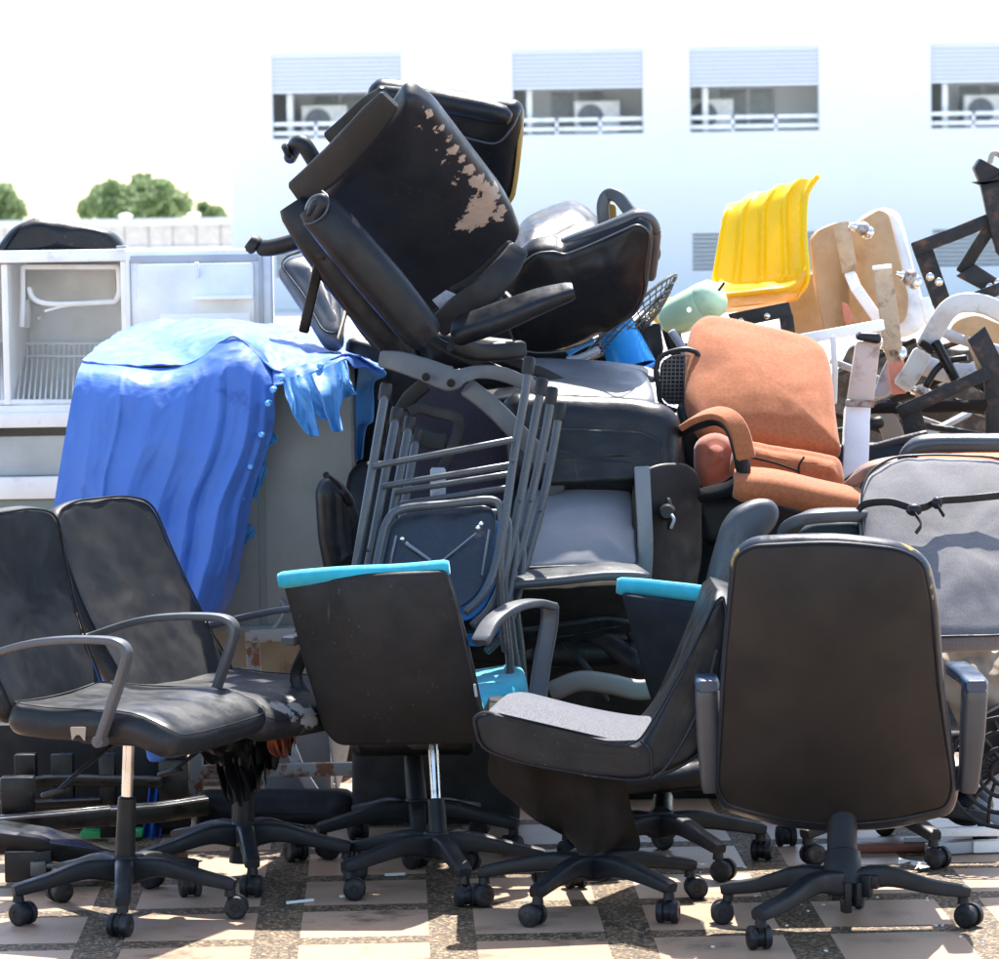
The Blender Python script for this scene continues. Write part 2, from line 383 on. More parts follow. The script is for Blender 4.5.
def grid(rows, nu, nv, disp=None, thick=0.0):
    """cloth-like sheet through rows of (px,py,Y); disp(u,v)->(dx,dy,dz) metres"""
    R = []
    for r in rows:
        pts = catmull([P(*p) for p in r], 8)
        # arc-length resample
        L = [0]
        for a, b in zip(pts, pts[1:]): L.append(L[-1] + (b - a).length)
        o = []
        j = 0
        for i in range(nu + 1):
            t = L[-1] * i / nu
            while j < len(L) - 2 and L[j + 1] < t: j += 1
            f = (t - L[j]) / max(1e-9, L[j + 1] - L[j]); o.append(pts[j].lerp(pts[j + 1], min(1, max(0, f))))
        R.append(o)
    nr = len(R); cols = []
    for i in range(nu + 1):
        c = [R[k][i] for k in range(nr)]; m = catmull(c, 8) if nr > 2 else c
        o = []
        for j in range(nv + 1):
            x = j / nv * (len(m) - 1); a = int(min(x, len(m) - 2)); o.append(m[a].lerp(m[a + 1], x - a))
        cols.append(o)
    vs = []
    for j in range(nv + 1):
        for i in range(nu + 1):
            p = cols[i][j].copy()
            if disp: p += V(disp(i / nu, j / nv, p))
            vs.append(p)
    fs = [(j * (nu + 1) + i, j * (nu + 1) + i + 1, (j + 1) * (nu + 1) + i + 1, (j + 1) * (nu + 1) + i) for j in range(nv) for i in range(nu)]
    if thick:
        bm = bmesh.new(); bv = [bm.verts.new(v) for v in vs]
        for f in fs: bm.faces.new([bv[i] for i in f])
        bm.normal_update()
        nn = [v.normal.copy() for v in bm.verts]; bm.free()
        n0 = len(vs); vs2 = [v + n * thick for v, n in zip(vs, nn)]
        vs = vs + vs2; base = list(fs); fs = base + [tuple(i + n0 for i in f[::-1]) for f in base]
        W = nu + 1
        edge = [i for i in range(W)] + [j * W + nu for j in range(1, nv + 1)] + [nv * W + i for i in range(nu - 1, -1, -1)] + [j * W for j in range(nv - 1, 0, -1)]
        for q in range(len(edge)):
            a, b = edge[q], edge[(q + 1) % len(edge)]; fs.append((b, a, a + n0, b + n0))
    return vs, fs

# ------------------------------------------------------------------ things and parts
def thing(name, label, cat, loc, group=None):
    o = bpy.data.objects.new(name, None); COL.objects.link(o); o.location = loc; o.empty_display_size = .05
    o['label'] = label; o['category'] = cat
    if group: o['group'] = group
    return o
def rootof(o):
    while o.parent: o = o.parent
    return o
def part(name, g, mat, parent=None, label=None, smooth=38, kind=None):
    org = rootof(parent).location if parent else V((0, 0, 0))
    me = bpy.data.meshes.new(name); me.from_pydata([v - org for v in g[0]], [], g[1]); me.validate()
    bm = bmesh.new(); bm.from_mesh(me); bmesh.ops.recalc_face_normals(bm, faces=bm.faces); bm.to_mesh(me); bm.free()
    for p in me.polygons: p.use_smooth = True
    me.set_sharp_from_angle(angle=math.radians(smooth))
    me.materials.append(mat if not isinstance(mat, str) else M[mat])
    o = bpy.data.objects.new(name, me); COL.objects.link(o)
    if parent: o.parent = parent
    if label: o['label'] = label
    if kind: o['kind'] = kind
    return o
def solo(name, g, mat, label, cat, group=None, smooth=38):
    """a thing that is one mesh; origin moved to its lowest point"""
    vs = g[0]; zl = min(v.z for v in vs); c = sum(vs, V((0, 0, 0))) / len(vs); org = V((c.x, c.y, zl))
    o = part(name, ([v - org for v in vs], g[1]), mat, None, smooth=smooth); o.location = org
    o['label'] = label; o['category'] = cat
    if group: o['group'] = group
    return o

def star_base(root, c, R, a0, hub=.125, mat='plastic_grey', skip=(), cupz=.03, tip=.088, lw=.039, n=5, casters=True, roll=None):
    """five-star swivel base on the ground at c; legs and casters are parts"""
    g = lathe(c + V((0, 0, hub - .055)), c + V((0, 0, hub + .012)), [(0, .022), (.05, .034), (.75, .036), (1, .028)], 20)
    part('hub', g, mat, root)
    for i in range(n):
        if i in skip: continue
        a = a0 + i * 2 * PI / n; d = V((math.cos(a), math.sin(a), 0)); z = V((0, 0, 1))
        pts = [c + d * .02 + z * (hub - .022), c + d * R * .35 + z * (hub - .014), c + d * R * .7 + z * (tip + .006), c + d * R * .97 + z * (tip - .008)]
        part('leg', bar(pts, lw, .042, z, 5, r=.009, scl=[(1.3, 1.35), (1.05, 1.05), (.95, .78), (.95, .66)]), mat, root)
        if not casters: continue
        rr = .0265; ca = (a0 * 3 + i * 1.9 + 1.0) if roll is None else roll[i]; ax = V((math.cos(ca), math.sin(ca), 0)); fw = V((-ax.y, ax.x, 0))
        t = c + d * R * .97; w = t + fw * .014 + z * rr
        hood = J(tube([t + z * (tip - .012), t + z * (rr * 1.6)], .0075, 8, 1), lathe(w - ax * .011, w + ax * .011, [(0, rr * .75), (.2, rr * .84), (.8, rr * .84), (1, rr * .75)], 18),
                 lathe(t + z * (tip - .018), t + z * (tip - .036), [(0, .012), (1, .014)], 12))
        h = part('caster', hood, 'plastic', root)
        for s in (-1, 1):
            part('wheel', lathe(w + ax * s * .0085, w + ax * s * .0255, [(0, rr * .8), (.08, rr), (.72, rr), (.92, rr * .9), (1, rr * .72), (1, rr * .35), (.9, rr * .3)], 22), 'wheel', h)
def column(root, p0, p1, z1, z2, rb=.023, rc=.0135, cover='plastic', chrome='chrome'):
    """gas lift from p0 (hub) to p1 (seat); cover to z fraction z1, chrome from there"""
    q = p0.lerp(p1, z1)
    part('column', lathe(p0, q, [(0, rb * 1.05), (.9, rb * .93), (.97, rb * .9), (1, rb * .7)], 18), cover, root)
    part('gas_lift', lathe(q, p1, [(0, rc), (1, rc)], 16), chrome, root)

# ------------------------------------------------------------------ light, world
W = bpy.data.worlds.new('World'); S.world = W; W.use_nodes = True
wn, wl = W.node_tree.nodes, W.node_tree.links
SUN_EL, SUN_AZ = math.radians(60), math.radians(14)       # azimuth from +Y (behind the pile), towards -X
sky = wn.new('ShaderNodeTexSky'); sky.sky_type = 'NISHITA'; sky.sun_disc = False
sky.sun_elevation = SUN_EL; sky.sun_rotation = SUN_AZ; sky.air_density = 1.0; sky.dust_density = 1.2; sky.ozone_density = 1.0
wl.new(sky.outputs[0], wn['Background'].inputs[0]); wn['Background'].inputs[1].default_value = .15
sd = bpy.data.lights.new('sun', 'SUN'); sd.energy = 4.5; sd.angle = math.radians(.55); sd.color = (1, .95, .87)
so = bpy.data.objects.new('sun', sd); COL.objects.link(so)
tosun = V((math.sin(SUN_AZ) * math.cos(SUN_EL), math.cos(SUN_AZ) * math.cos(SUN_EL), math.sin(SUN_EL)))
so.rotation_euler = tosun.to_track_quat('Z', 'Y').to_euler(); so.location = tosun * 30
S.view_settings.view_transform = 'Standard'; S.view_settings.look = 'None'; S.view_settings.gamma = 1
S.view_settings.exposure = 1.68
S.cycles.max_bounces = 8; S.cycles.use_denoising = True

# ------------------------------------------------------------------ floor
def floor_mat():
    m, ns, ls, b = newmat('beige_tile_and_pebble_floor')
    tc = ns.new('ShaderNodeTexCoord').outputs['Object']
    mp = ns.new('ShaderNodeMapping'); mp.vector_type = 'TEXTURE'; o = G(300, 938)
    mp.inputs['Location'].default_value = (o.x, o.y, 0); mp.inputs['Rotation'].default_value = (0, 0, math.radians(1.6)); ls.new(tc, mp.inputs['Vector'])
    sp = ns.new('ShaderNodeSeparateXYZ'); ls.new(mp.outputs[0], sp.inputs[0])
    def mod(sock, per, light):
        a = ns.new('ShaderNodeMath'); a.operation = 'FLOORED_MODULO'; ls.new(sock, a.inputs[0]); a.inputs[1].default_value = per
        b_ = ns.new('ShaderNodeMath'); b_.operation = 'LESS_THAN'; ls.new(a.outputs[0], b_.inputs[0]); b_.inputs[1].default_value = light
        return b_.outputs[0]
    mx = ns.new('ShaderNodeMath'); mx.operation = 'MULTIPLY'
    ls.new(mod(sp.outputs[0], .392, .288), mx.inputs[0]); ls.new(mod(sp.outputs[1], .402, .318), mx.inputs[1])
    tile = mx.outputs[0]
    # tile tone varies slab by slab
    def cell(sock, per):
        a = ns.new('ShaderNodeMath'); a.operation = 'DIVIDE'; ls.new(sock, a.inputs[0]); a.inputs[1].default_value = per
        f = ns.new('ShaderNodeMath'); f.operation = 'FLOOR'; ls.new(a.outputs[0], f.inputs[0]); return f.outputs[0]
    cb = ns.new('ShaderNodeCombineXYZ'); ls.new(cell(sp.outputs[0], .392), cb.inputs[0]); ls.new(cell(sp.outputs[1], .402), cb.inputs[1])
    wn_ = ns.new('ShaderNodeTexWhiteNoise'); ls.new(cb.outputs[0], wn_.inputs['Vector'])
    base = mixc(ns, ls, wn_.outputs['Value'], (.36, .225, .14), (.44, .295, .195))
    nz = N(ns, 'ShaderNodeTexNoise', Scale=5.0, Detail=8.0, Roughness=.6); ls.new(tc, nz.inputs['Vector'])
    base = mixc(ns, ls, ramp(ns, ls, nz.outputs['Fac'], .56, .72), base, (.24, .155, .095))
    ng = N(ns, 'ShaderNodeTexNoise', Scale=220.0, Detail=3.0); ls.new(tc, ng.inputs['Vector'])
    base = mixc(ns, ls, ramp(ns, ls, ng.outputs['Fac'], .58, .75), base, (.2, .14, .095))
    # smears of spilt black dust
    nd = N(ns, 'ShaderNodeTexNoise', Scale=2.6, Detail=10.0, Roughness=.7); ls.new(tc, nd.inputs['Vector'])
    base = mixc(ns, ls, ramp(ns, ls, nd.outputs['Fac'], .57, .67), base, (.09, .06, .04))
    vo = N(ns, 'ShaderNodeTexVoronoi', Scale=150.0); ls.new(tc, vo.inputs['Vector'])
    sx = ns.new('ShaderNodeSeparateColor'); ls.new(vo.outputs['Color'], sx.inputs[0])
    peb = mixc(ns, ls, ramp(ns, ls, sx.outputs[0], .25, .9), (.012, .008, .004), (.15, .084, .03))
    peb = mixc(ns, ls, ramp(ns, ls, sx.outputs[1], .82, .9), peb, (.27, .19, .11))
    ls.new(mixc(ns, ls, tile, peb, base), b.inputs['Base Color'])
    r = ns.new('ShaderNodeMapRange'); r.inputs[3].default_value = .75; r.inputs[4].default_value = .42; ls.new(tile, r.inputs[0]); ls.new(r.outputs[0], b.inputs['Roughness'])
    h = ns.new('ShaderNodeMath'); h.operation = 'MULTIPLY_ADD'; ls.new(vo.outputs['Distance'], h.inputs[0]); h.inputs[1].default_value = -.35
    ls.new(tile, h.inputs[2])
    bp = ns.new('ShaderNodeBump'); bp.inputs['Strength'].default_value = .55; bp.inputs['Distance'].default_value = .003; ls.new(h.outputs[0], bp.inputs['Height']); ls.new(bp.outputs[0], b.inputs['Normal'])
    return m
def sheet(name, x0, y0, x1, y1, z, mat):
    g = ([V((x0, y0, z)), V((x1, y0, z)), V((x1, y1, z)), V((x0, y1, z))], [(0, 1, 2, 3)])
    o = part(name, g, mat); o['kind'] = 'structure'; return o
sheet('ground', -400, -60, 400, 600, -.004, basic('pale_concrete_ground', (.48, .47, .45), .85, nscale=.4, dirt=(.38, .37, .35), dscale=.8))
sheet('tiled_floor', -9, 2, 9, 22, 0, floor_mat())

# ------------------------------------------------------------------ office building behind
YB = 70.0; KB = F / YB
def bx(px): return P(px, 95, YB).x
zt = lambda py: H - (py - 220) / KB
ob = thing('office_building', 'large pale blue white office building with louvred window openings', 'building', (6, YB, 0))
wins = [(272 - 241, 401 - 241), (272, 401), (513, 643), (690, 819), (931, 1060), (1108, 1237)]
rows_ = [(53, 136), (236, 319), (418, 500)]
Xl, Xr = bx(229), bx(1300)
wall = []
wcut = [w for w in wins if w[0] > 232]
zs = sorted([0, zt(-160)] + [zt(y) for r in rows_ for y in r])
for i in range(len(zs) - 1):
    z0, z1 = zs[i], zs[i + 1]
    isw = any(abs(zt(r[1]) - z0) < 1e-3 for r in rows_)
    if not isw: wall.append(box(((Xl + Xr) / 2, YB + .15, (z0 + z1) / 2), (Xr - Xl, .3, z1 - z0), bev=0))
    else:
        xs = [Xl] + [bx(v) for w in wcut for v in w] + [Xr]
        for j in range(0, len(xs), 2):
            wall.append(box(((xs[j] + xs[j + 1]) / 2, YB + .15, (z0 + z1) / 2), (xs[j + 1] - xs[j], .3, z1 - z0), bev=0))
part('wall', J(*wall), 'facade', ob)
part('side_wall', box((Xl + .15, YB + 6.3, zt(-160) / 2), (.3, 12, zt(-160)), bev=0), 'facade', ob)
part('roof', box(((Xl + Xr) / 2, YB + 6, zt(-160) + .2), (Xr - Xl + .6, 13, .4), bev=0), 'facade', ob)
part('recess_wall', box(((Xl + Xr) / 2, YB + 1.9, zt(-160) / 2), (Xr - Xl - .4, .2, zt(-160)), bev=0), 'inner', ob)
for k, r in enumerate(rows_):
    z0, z1 = zt(r[1]), zt(r[0])
    part('balcony_floor', box(((Xl + Xr) / 2, YB + 1.05, z0 - .12), (Xr - Xl - .7, 1.45, .16), bev=0), 'facade', ob)
    for w in wcut:
        x0, x1 = bx(w[0]), bx(w[1]); sl = []
        nn = 9
        hh = (z1 - z0) * .46
        sl.append(box(((x0 + x1) / 2, YB + .10, z1 - hh / 2), (x1 - x0, .03, hh), bev=0))
        lv_ = []
        for q in range(nn):
            lv_.append(box(((x0 + x1) / 2, YB + .03, z1 - (q + .5) * hh / nn), (x1 - x0 - .02, .06, hh / nn * .52), bev=0))
        part('slat', J(*lv_), 'slat', part('louvre', J(*sl), M.setdefault('lback', basic('blue_grey_louvre_back', (.34, .39, .49), .6, col2=(.35, .4, .5), nscale=.2, rvar=.02)), ob))
        part('railing', J(*[box(((x0 + x1) / 2, YB + .1, z0 + h_), (x1 - x0 - .02, .05, .06), bev=0) for h_ in (.1, .27)] +
             [box((x0 + (x1 - x0) * q / 3, YB + .1, z0 + .15), (.05, .05, .3), bev=0) for q in (1, 2)]), 'whitewall', ob)
        part('partition', box((x0 + .3, YB + 1.05, (z0 + z1) / 2), (.1, 1.4, z1 - z0 + .3), bev=0), 'inner', ob)
        dw = part('window', box((x0 + (x1 - x0) * .5, YB + 1.77, z0 + (z1 - z0) * .33), (1.0, .06, (z1 - z0) * .5), bev=0), 'whitewall', ob)
        part('pane', J(*[box((x0 + (x1 - x0) * .5 + s * .25, YB + 1.72, z0 + (z1 - z0) * .33), (.42, .03, (z1 - z0) * .42), bev=0) for s in (-1, 1)]), 'pane', dw)
acs = [(598, 0, 'white air conditioner behind the railing of the window opening above the black armchair'),
       (713, 0, 'white air conditioner at the left side of the opening above the yellow chair'),
       (993, 0, 'white air conditioner in the opening at the right edge of the upper row'),
       (322, 0, 'white air conditioner in the upper opening nearest the building corner')]
for px, k, lb in acs:
    z0 = zt(rows_[k][1]); x = bx(px)
    a = thing('air_conditioner', lb, 'air conditioner', (x, YB + 1.0, z0), 'air conditioners on the balconies')
    part('casing', box((x, YB + 1.0, z0 + .33), (.85, .34, .6), bev=.03), 'acwhite', a)
    part('fan_grille', lathe(V((x - .12, YB + .84, z0 + .33)), V((x - .12, YB + .80, z0 + .33)), [(0, .24), (.7, .24), (1, .2)], 24), 'acdark', a)
    part('feet', J(*[box((x + s * .3, YB + 1.0, z0 - .0), (.06, .3, .08), bev=0) for s in (-1, 1)]), 'acwhite', a)

# low building and trees far left
YL = 85.0; KL = F / YL
lx = lambda px: P(px, 225, YL).x
lz = lambda py: H - (py - 222) / KL
lb = thing('low_building', 'long low beige and white building left of the office block', 'building', (lx(60), YL, 0))
part('wall', box((lx(20), YL + 3, (lz(244)) / 2), (lx(420) - lx(-380), 6, lz(244)), bev=0), 'whitewall', lb)
part('panel_band', J(*[box((lx(-380 + q * 24 + 12), YL + 3, (lz(244) + lz(222)) / 2), (23.2 / KL, 5.8, lz(222) - lz(244)), bev=0) for q in range(33)]), 'beigewall', lb)
part('roof', box((lx(20), YL + 3, (lz(222) + lz(215)) / 2), (lx(420) - lx(-380) + .4, 6.4, lz(215) - lz(222)), bev=0), 'louvre', lb)
for px, lbv in ((117, 'white roof ventilator on the low building below the round tree'), (187, 'white roof ventilator on the low building nearest the office block')):
    solo('roof_ventilator', lathe(V((lx(px), YL + 2, lz(216))), V((lx(px), YL + 2, lz(209))), [(0, .09), (.3, .12), (.5, .17), (.85, .12), (1, .03)], 14), 'whitewall', lbv, 'ventilator', 'roof ventilators')
def tree(px, top, wpx, Y, label):
    K = F / Y; x = P(px, 210, Y).x; zt_ = H - (top - 224) / K; w = wpx / K
    t = thing('tree', label, 'tree', (x, Y, 0), 'trees beyond the low building')
    tr = [tube([V((x, Y, 0)), V((x + .1, Y, zt_ * .4)), V((x, Y, zt_ * .75))], [.28, .2, .1], 8, 3)]
    for q in range(6):
        a = q * 1.05; tr.append(tube([V((x, Y, zt_ * (.3 + .06 * q))), V((x + math.cos(a) * w * .2, Y + math.sin(a) * w * .2, zt_ * (.5 + .05 * q))), V((x + math.cos(a) * w * .36, Y + math.sin(a) * w * .36, zt_ * (.66 + .04 * q)))], [.1, .07, .03], 6, 2))
    part('trunk', J(*tr), 'bark', t)
    vs, fs = [], []
    rnd = random.Random(int(px * 7 + top)); cl = []
    for q in range(40):
        a = rnd.uniform(0, 2 * PI); e = rnd.uniform(-.5, 1) ; rr = rnd.uniform(.35, .95)
        cl.append((V((x + math.cos(a) * rr * w * .5 * math.cos(e * 1.3), Y + math.sin(a) * rr * w * .4, zt_ * .72 + math.sin(e * 1.4) * rr * zt_ * .26 * rnd.uniform(.7, 1.1))), rnd.uniform(.06, .15) * w))
    for c, r in cl:
        for q in range(260):
            d = V((rnd.gauss(0, 1), rnd.gauss(0, 1), rnd.gauss(0, .8))).normalized() * r * rnd.uniform(.55, 1.05)
            p = c + d; s = rnd.uniform(.07, .14); u = V((rnd.gauss(0, 1), rnd.gauss(0, 1), rnd.gauss(0, 1))).normalized(); v = u.orthogonal().normalized()
            n0 = len(vs); vs += [p - u * s, p + v * s * .55, p + u * s, p - v * s * .55]; fs.append((n0, n0 + 1, n0 + 2, n0 + 3))
    me = part('crown', (vs, fs), 'leaf', t)
tree(134, 172, 112, 95, 'broad round green tree rising behind the low building')
tree(-20, 178, 96, 97, 'green tree cut off by the left edge beyond the low building')
tree(212, 204, 46, 105, 'small distant green treetop beside the office block corner')
M['armpadblue'] = basic('glossy_sky_tinted_arm_pad', (.03, .05, .085), .3, bump=.2, bscale=400)  # bluish sky light on the pad tops is put into the colour

def PS(poly, Y, tf=.03, tb=.03, rnd=.025, r=12, bf=0, bb=0, wr=.0015, cen=None, maxe=9, pipe=None, wscale=9):
    """pad over a pixel outline; Y = (Y0,x0,y0,gx,gy,cx,cy)"""
    f = yf(*Y); u = F / Y[0]
    c = roundpoly(poly, r, 4, maxe)
    g = slab(c, f, tf, tb, rnd, bf, bb, u, cen, wr, wscale=wscale)
    if pipe: return g, rim(c, f, pipe[0], pipe[1], pipe[2], u)
    return g
def TB(pts, r, n=10, smooth=5): return tube([P(*p) for p in pts], r, n, smooth)
def BR(pts, w, h, up=(0, 0, 1), smooth=6, r=None, scl=None): return bar([P(*p) for p in pts], w, h, V(up), smooth, r, scl)
TOCAM = (0, -1, .05)

# ================================================================== task chairs at the left
def task_chair(name, label, c, ang, lean, seatz, mats, tear=False, arms=(-1, 1), fs=0, topz=.917, a0=None, group=None, shaft=None):
    R = Matrix.Rotation(ang, 3, 'Z'); L = lambda x, y, z: c + R @ V((x, y, z))
    t = thing(name, label, 'office chair', c, group)
    star_base(t, c, .262, a0, hub=.128)
    top = L(.02, 0, seatz - .07)
    column(t, c + V((0, 0, .12)), top, .5 if shaft is None else shaft, 1)
    part('mechanism', J(box(L(.02, 0, seatz - .085), (.2, .12, .035), ang, .01), bar([L(-.02, 0, seatz - .09), L(-.17, 0, seatz - .085), L(-.25, 0, seatz - .03), L(-.3, 0, seatz + .03)], .06, .02, R @ V((1, 0, .3)), 5)), 'plastic', t)
    lv = part('lever', J(tube([L(.0, -.03, seatz - .1), L(-.03, -.14, seatz - .15), L(-.05, -.2, seatz - .185)], .005, 8, 4), slab([V(v) for v in roundpoly([(-.035, -.02), (.035, -.02), (.035, .02), (-.035, .02)], .018)], lambda a, b: L(-.055 + a * .9, -.215 + b, seatz - .19 + a * .25), .006, .006, .006, unit=1, ref=c + V((0, -1, 3)), wr=0)), 'plastic_grey', t)
    # seat
    cont = roundpoly([(-.2, -.225), (.24, -.24), (.24, .24), (-.2, .225)], [.05, .045, .045, .05], 6, .03)
    def sm(a, b):
        q = max(0, (a - .1) / .135); return L(a + fs, b, seatz - .05 - .045 * q * q + .012 * (b / .24) ** 2 + .01 * max(0, (-a - .08) / .12))
    s = part('seat', slab(cont, sm, .045, .03, .034, bf=.008, unit=1, ref=c + V((0, 0, 3)), wr=.002), mats[0], t)
    part('piping', rim(cont, sm, .042, .012, .0018, 1, ref=c + V((0, 0, 3))), mats[0], s)
    # backrest: a = across, b = height 0..1
    hb = topz - seatz + .05
    bc = roundpoly([(-.215, 0), (.215, 0), (.225, .25), (.2, hb - .01), (.1, hb + .012), (-.1, hb + .012), (-.2, hb - .01), (-.225, .25)], [.05, .05, .1, .075, .15, .15, .075, .1], 6, .03)
    def bmf(a, b):
        q = b / hb
        return L(-.195 - (lean - .195) * q - .05 * math.sin(q * PI) * .6 + .35 * a * a, a, seatz - .04 + b)
    bk = part('backrest', slab(bc, bmf, .03, .03, .026, bf=.008, unit=1, ref=c + R @ V((2, 0, .6)), wr=.0022), mats[1], t)
    part('piping', rim(bc, bmf, .029, .008, .003, 1, ref=c + R @ V((2, 0, .6))), mats[1], bk)
    for s_ in arms:
        y = s_ * .255; z0 = seatz - .5
        qa = (.6 + z0 - seatz + .04) / hb; xb = -.195 - (lean - .195) * qa - .03 * math.sin(qa * PI) + .01
        pts = [(xb, y * .8, .60 + z0), (xb + .02, y, .61 + z0), (-.1, y, .648 + z0), (0, y, .662 + z0), (.1, y, .665 + z0), (.148, y, .658 + z0), (.163, y, .635 + z0), (.15, y, .59 + z0), (.118, y, .51 + z0), (.088, y, .435 + z0)]
        n_ = len(pts)
        up = []
        g = bar([L(*p) for p in pts], .017, .036, R @ V((0, 1, 0)), 5, .006)
        part('armrest', J(g, lathe(L(.088, y - .02 * s_, .437 + z0), L(.088, y + .014 * s_, .437 + z0), [(0, .014), (.9, .014), (1, .011)], 14)), 'arm_grey', t)
    return t, L
cF1 = G(126, 915); cF2 = G(245, 878)
mF1s = basic('worn_black_vinyl_seat', (.018, .02, .024), .4, **LEA)
mF1b = basic('worn_black_vinyl_back', (.009, .0095, .0115), .5, **dict(LEA, bump2=.12, bump=.2, dirt=(.014, .014, .016)))
F1, L1 = task_chair('task_chair', 'black task chair cut by the left edge, seat intact, small hole in its backrest', cF1, math.radians(-24), .31, .505, (mF1s, mF1b), a0=math.radians(-86), fs=.015)
add_patches(mF1b, [(P(18, 589, P(18, 589, 8.9).y if False else 8.9) - cF1, .012)], (.002, .002, .002), amp=.004)
part('tape_scrap', PS([(70, 727), (86, 727), (85, 742), (80, 735), (76, 735), (72, 741)], (8.43, 78, 732, 0, 0, 0, 0), .001, .002, .001, 2, wr=0), 'tan', F1)
mF2s = basic('peeling_black_vinyl_seat', (.022, .022, .024), .45, **dict(LEA, dirt=(.12, .11, .1), dscale=12))
mF2b = basic('creased_black_vinyl_back', (.011, .011, .0115), .5, **dict(LEA, bump2=.12, bump=.2, dirt=(.016, .016, .017)))
F2, L2 = task_chair('task_chair', 'black task chair with torn seat corner and split backrest, before the blue tarpaulin', cF2, math.radians(-33), .455, .475, (mF2s, mF2b), a0=math.radians(-82), arms=(1,), fs=-.01, topz=.893, shaft=.8)
part('column_sleeve', lathe(P(243, 862, 9.2), P(243, 795, 9.2), [(0, .034), (.5, .03), (1, .026)], 18), 'plastic', F2)
add_patches(mF2s, [((P(298, 704, 9.0) - cF2), .02), ((P(282, 712, 8.96) - cF2), .03), ((P(262, 702, 8.99) - cF2), .008), ((P(310, 716, 9.0) - cF2), .03), ((P(290, 698, 9.05) - cF2), .006), ((P(270, 694, 9.08) - cF2), .004)], (.3, .28, .25), amp=.03, nscale=26)
pts_ = []
for b_, r_ in ((.16, .005), (.19, .009), (.215, .012), (.24, .008), (.265, .011), (.285, .007), (.31, .010), (.33, .006)):
    q = b_ / .468; pts_.append((L2(-.195 - .26 * q - .03 * math.sin(q * PI) + .35 * .22 ** 2 - .005, -.228, .475 - .04 + b_) - cF2, r_))
add_patches(mF2b, pts_, (.42, .34, .2), amp=.012, nscale=60, edge=.003)
def ragged(xs, ytop, yb, Y, seed=0, amp=14):
    def d(u, v, p):
        n = noise.noise(V((u * 9, v * 2, seed))) ; n2 = noise.noise(V((u * 8, seed, 3)))
        return (n * .01, n * .04 + .02 * math.sin(u * 30), (n2 * .045 + n * .012) * v)
    return grid([[(xs[0], ytop[0], Y), ((xs[0] + xs[1]) / 2, sum(ytop) / 2, Y), (xs[1], ytop[1], Y)], [(xs[0] + 6, (ytop[0] + yb[0]) / 2, Y + .02), ((xs[0] + xs[1]) / 2, (sum(ytop) + sum(yb)) / 4 + 4, Y + .02), (xs[1] - 6, (ytop[1] + yb[1]) / 2, Y + .02)], [(xs[0] + 16, yb[0], Y + .05), ((xs[0] + xs[1]) / 2, max(yb), Y + .05), (xs[1] - 10, yb[1], Y + .05)]], 44, 20, d, .003)
part('torn_lining', J(ragged((196, 300), (742, 722), (765, 755), 9.05, 1), ragged((212, 284), (745, 735), (800, 765), 9.1, 4)), 'leather', F2)
part('exposed_padding', ragged((262, 306), (722, 712), (757, 730), 9.0, 7), basic('rust_red_padding', (.16, .035, .015), .95, bump=.8, bscale=90, dirt=(.03,.015,.01), dscale=25), F2)
part('care_tag', PS([(117, 672), (122, 672), (122, 690), (117, 690)], (9.04, 119, 680), .001, .002, .001, 1, wr=0), 'silver', F2)

# ================================================================== chair with turquoise top, back to us
cF3 = G(437, 888)
t = thing('swivel_chair', 'black-backed office chair with turquoise top band and seat, tilted, in front of the folding stools', 'office chair', cF3, 'turquoise and black office chairs')
star_base(t, cF3, .255, math.radians(-74), hub=.125)
column(t, cF3 + V((.005, 0, .115)), P(433, 742, 9.06), .42, 1, .022, .0125)
Y3 = (8.93, 380, 650, -.03, .05, .03, .03)
c3 = [(284, 580), (352, 573), (446, 569), (456, 600), (468, 655), (484, 722), (480, 741), (400, 743), (338, 743), (325, 728), (304, 655)]
bk3 = part('back_shell', PS(c3, Y3, .022, .012, .015, [8, 30, 6, 30, 60, 34, 26, 40, 34, 24, 60], bf=.012, bb=-.0), 'leather_back', t)
part('backrest', PS([(283, 575), (352, 571), (446, 566), (458, 600), (472, 655), (486, 722), (480, 738), (400, 738), (338, 738), (322, 718), (302, 655)], (8.985,) + Y3[1:], .02, .03, .02, 12), 'leather', t)
tb3 = [(283, 580, 8.94), (310, 577, 8.93), (352, 574, 8.92), (400, 572, 8.915), (445, 568, 8.91)]
part('top_band', bar([P(*p) for p in tb3], .035, .04, V((0, -.5, .85)), 5, .016), 'teal', t)
part('care_tag', PS([(473, 684), (476, 684), (478, 697), (475, 697)], (8.89, 475, 690), .001, .002, .001, 1, wr=0), 'silver', t)
part('seat', PS([(350, 695), (522, 668), (530, 690), (488, 708), (470, 722), (370, 724)], (9.3, 440, 700, -.12, -.9, 0, 0), .03, .04, .025, 10), 'teal', t)
part('armrest', J(bar([P(481, 641, 8.98), P(492, 622, 9.03), P(512, 608, 9.1), P(534, 603, 9.18), P(550, 606, 9.22)], .048, .02, V((0, 0, 1)), 6), ), 'arm_grey', t)
part('arm_post', bar([P(550, 606, 9.22), P(549, 625, 9.22), P(542, 665, 9.2), P(536, 712, 9.16)], .045, .026, V((0, -1, 0)), 6), 'leather_grey', t)
part('armrest', bar([P(289, 641, 9.02), P(306, 636, 9.08), P(316, 634, 9.13)], .045, .022, V((0, 0, 1)), 3), 'arm_grey', t)
part('arm_post', bar([P(306, 650, 9.12), P(296, 680, 9.14), P(318, 712, 9.1)], .03, .022, V((0, -1, 0)), 4), 'plastic', t)
part('mechanism', box(P(432, 738, 9.12), (.12, .13, .04), .2, .01), 'plastic', t)

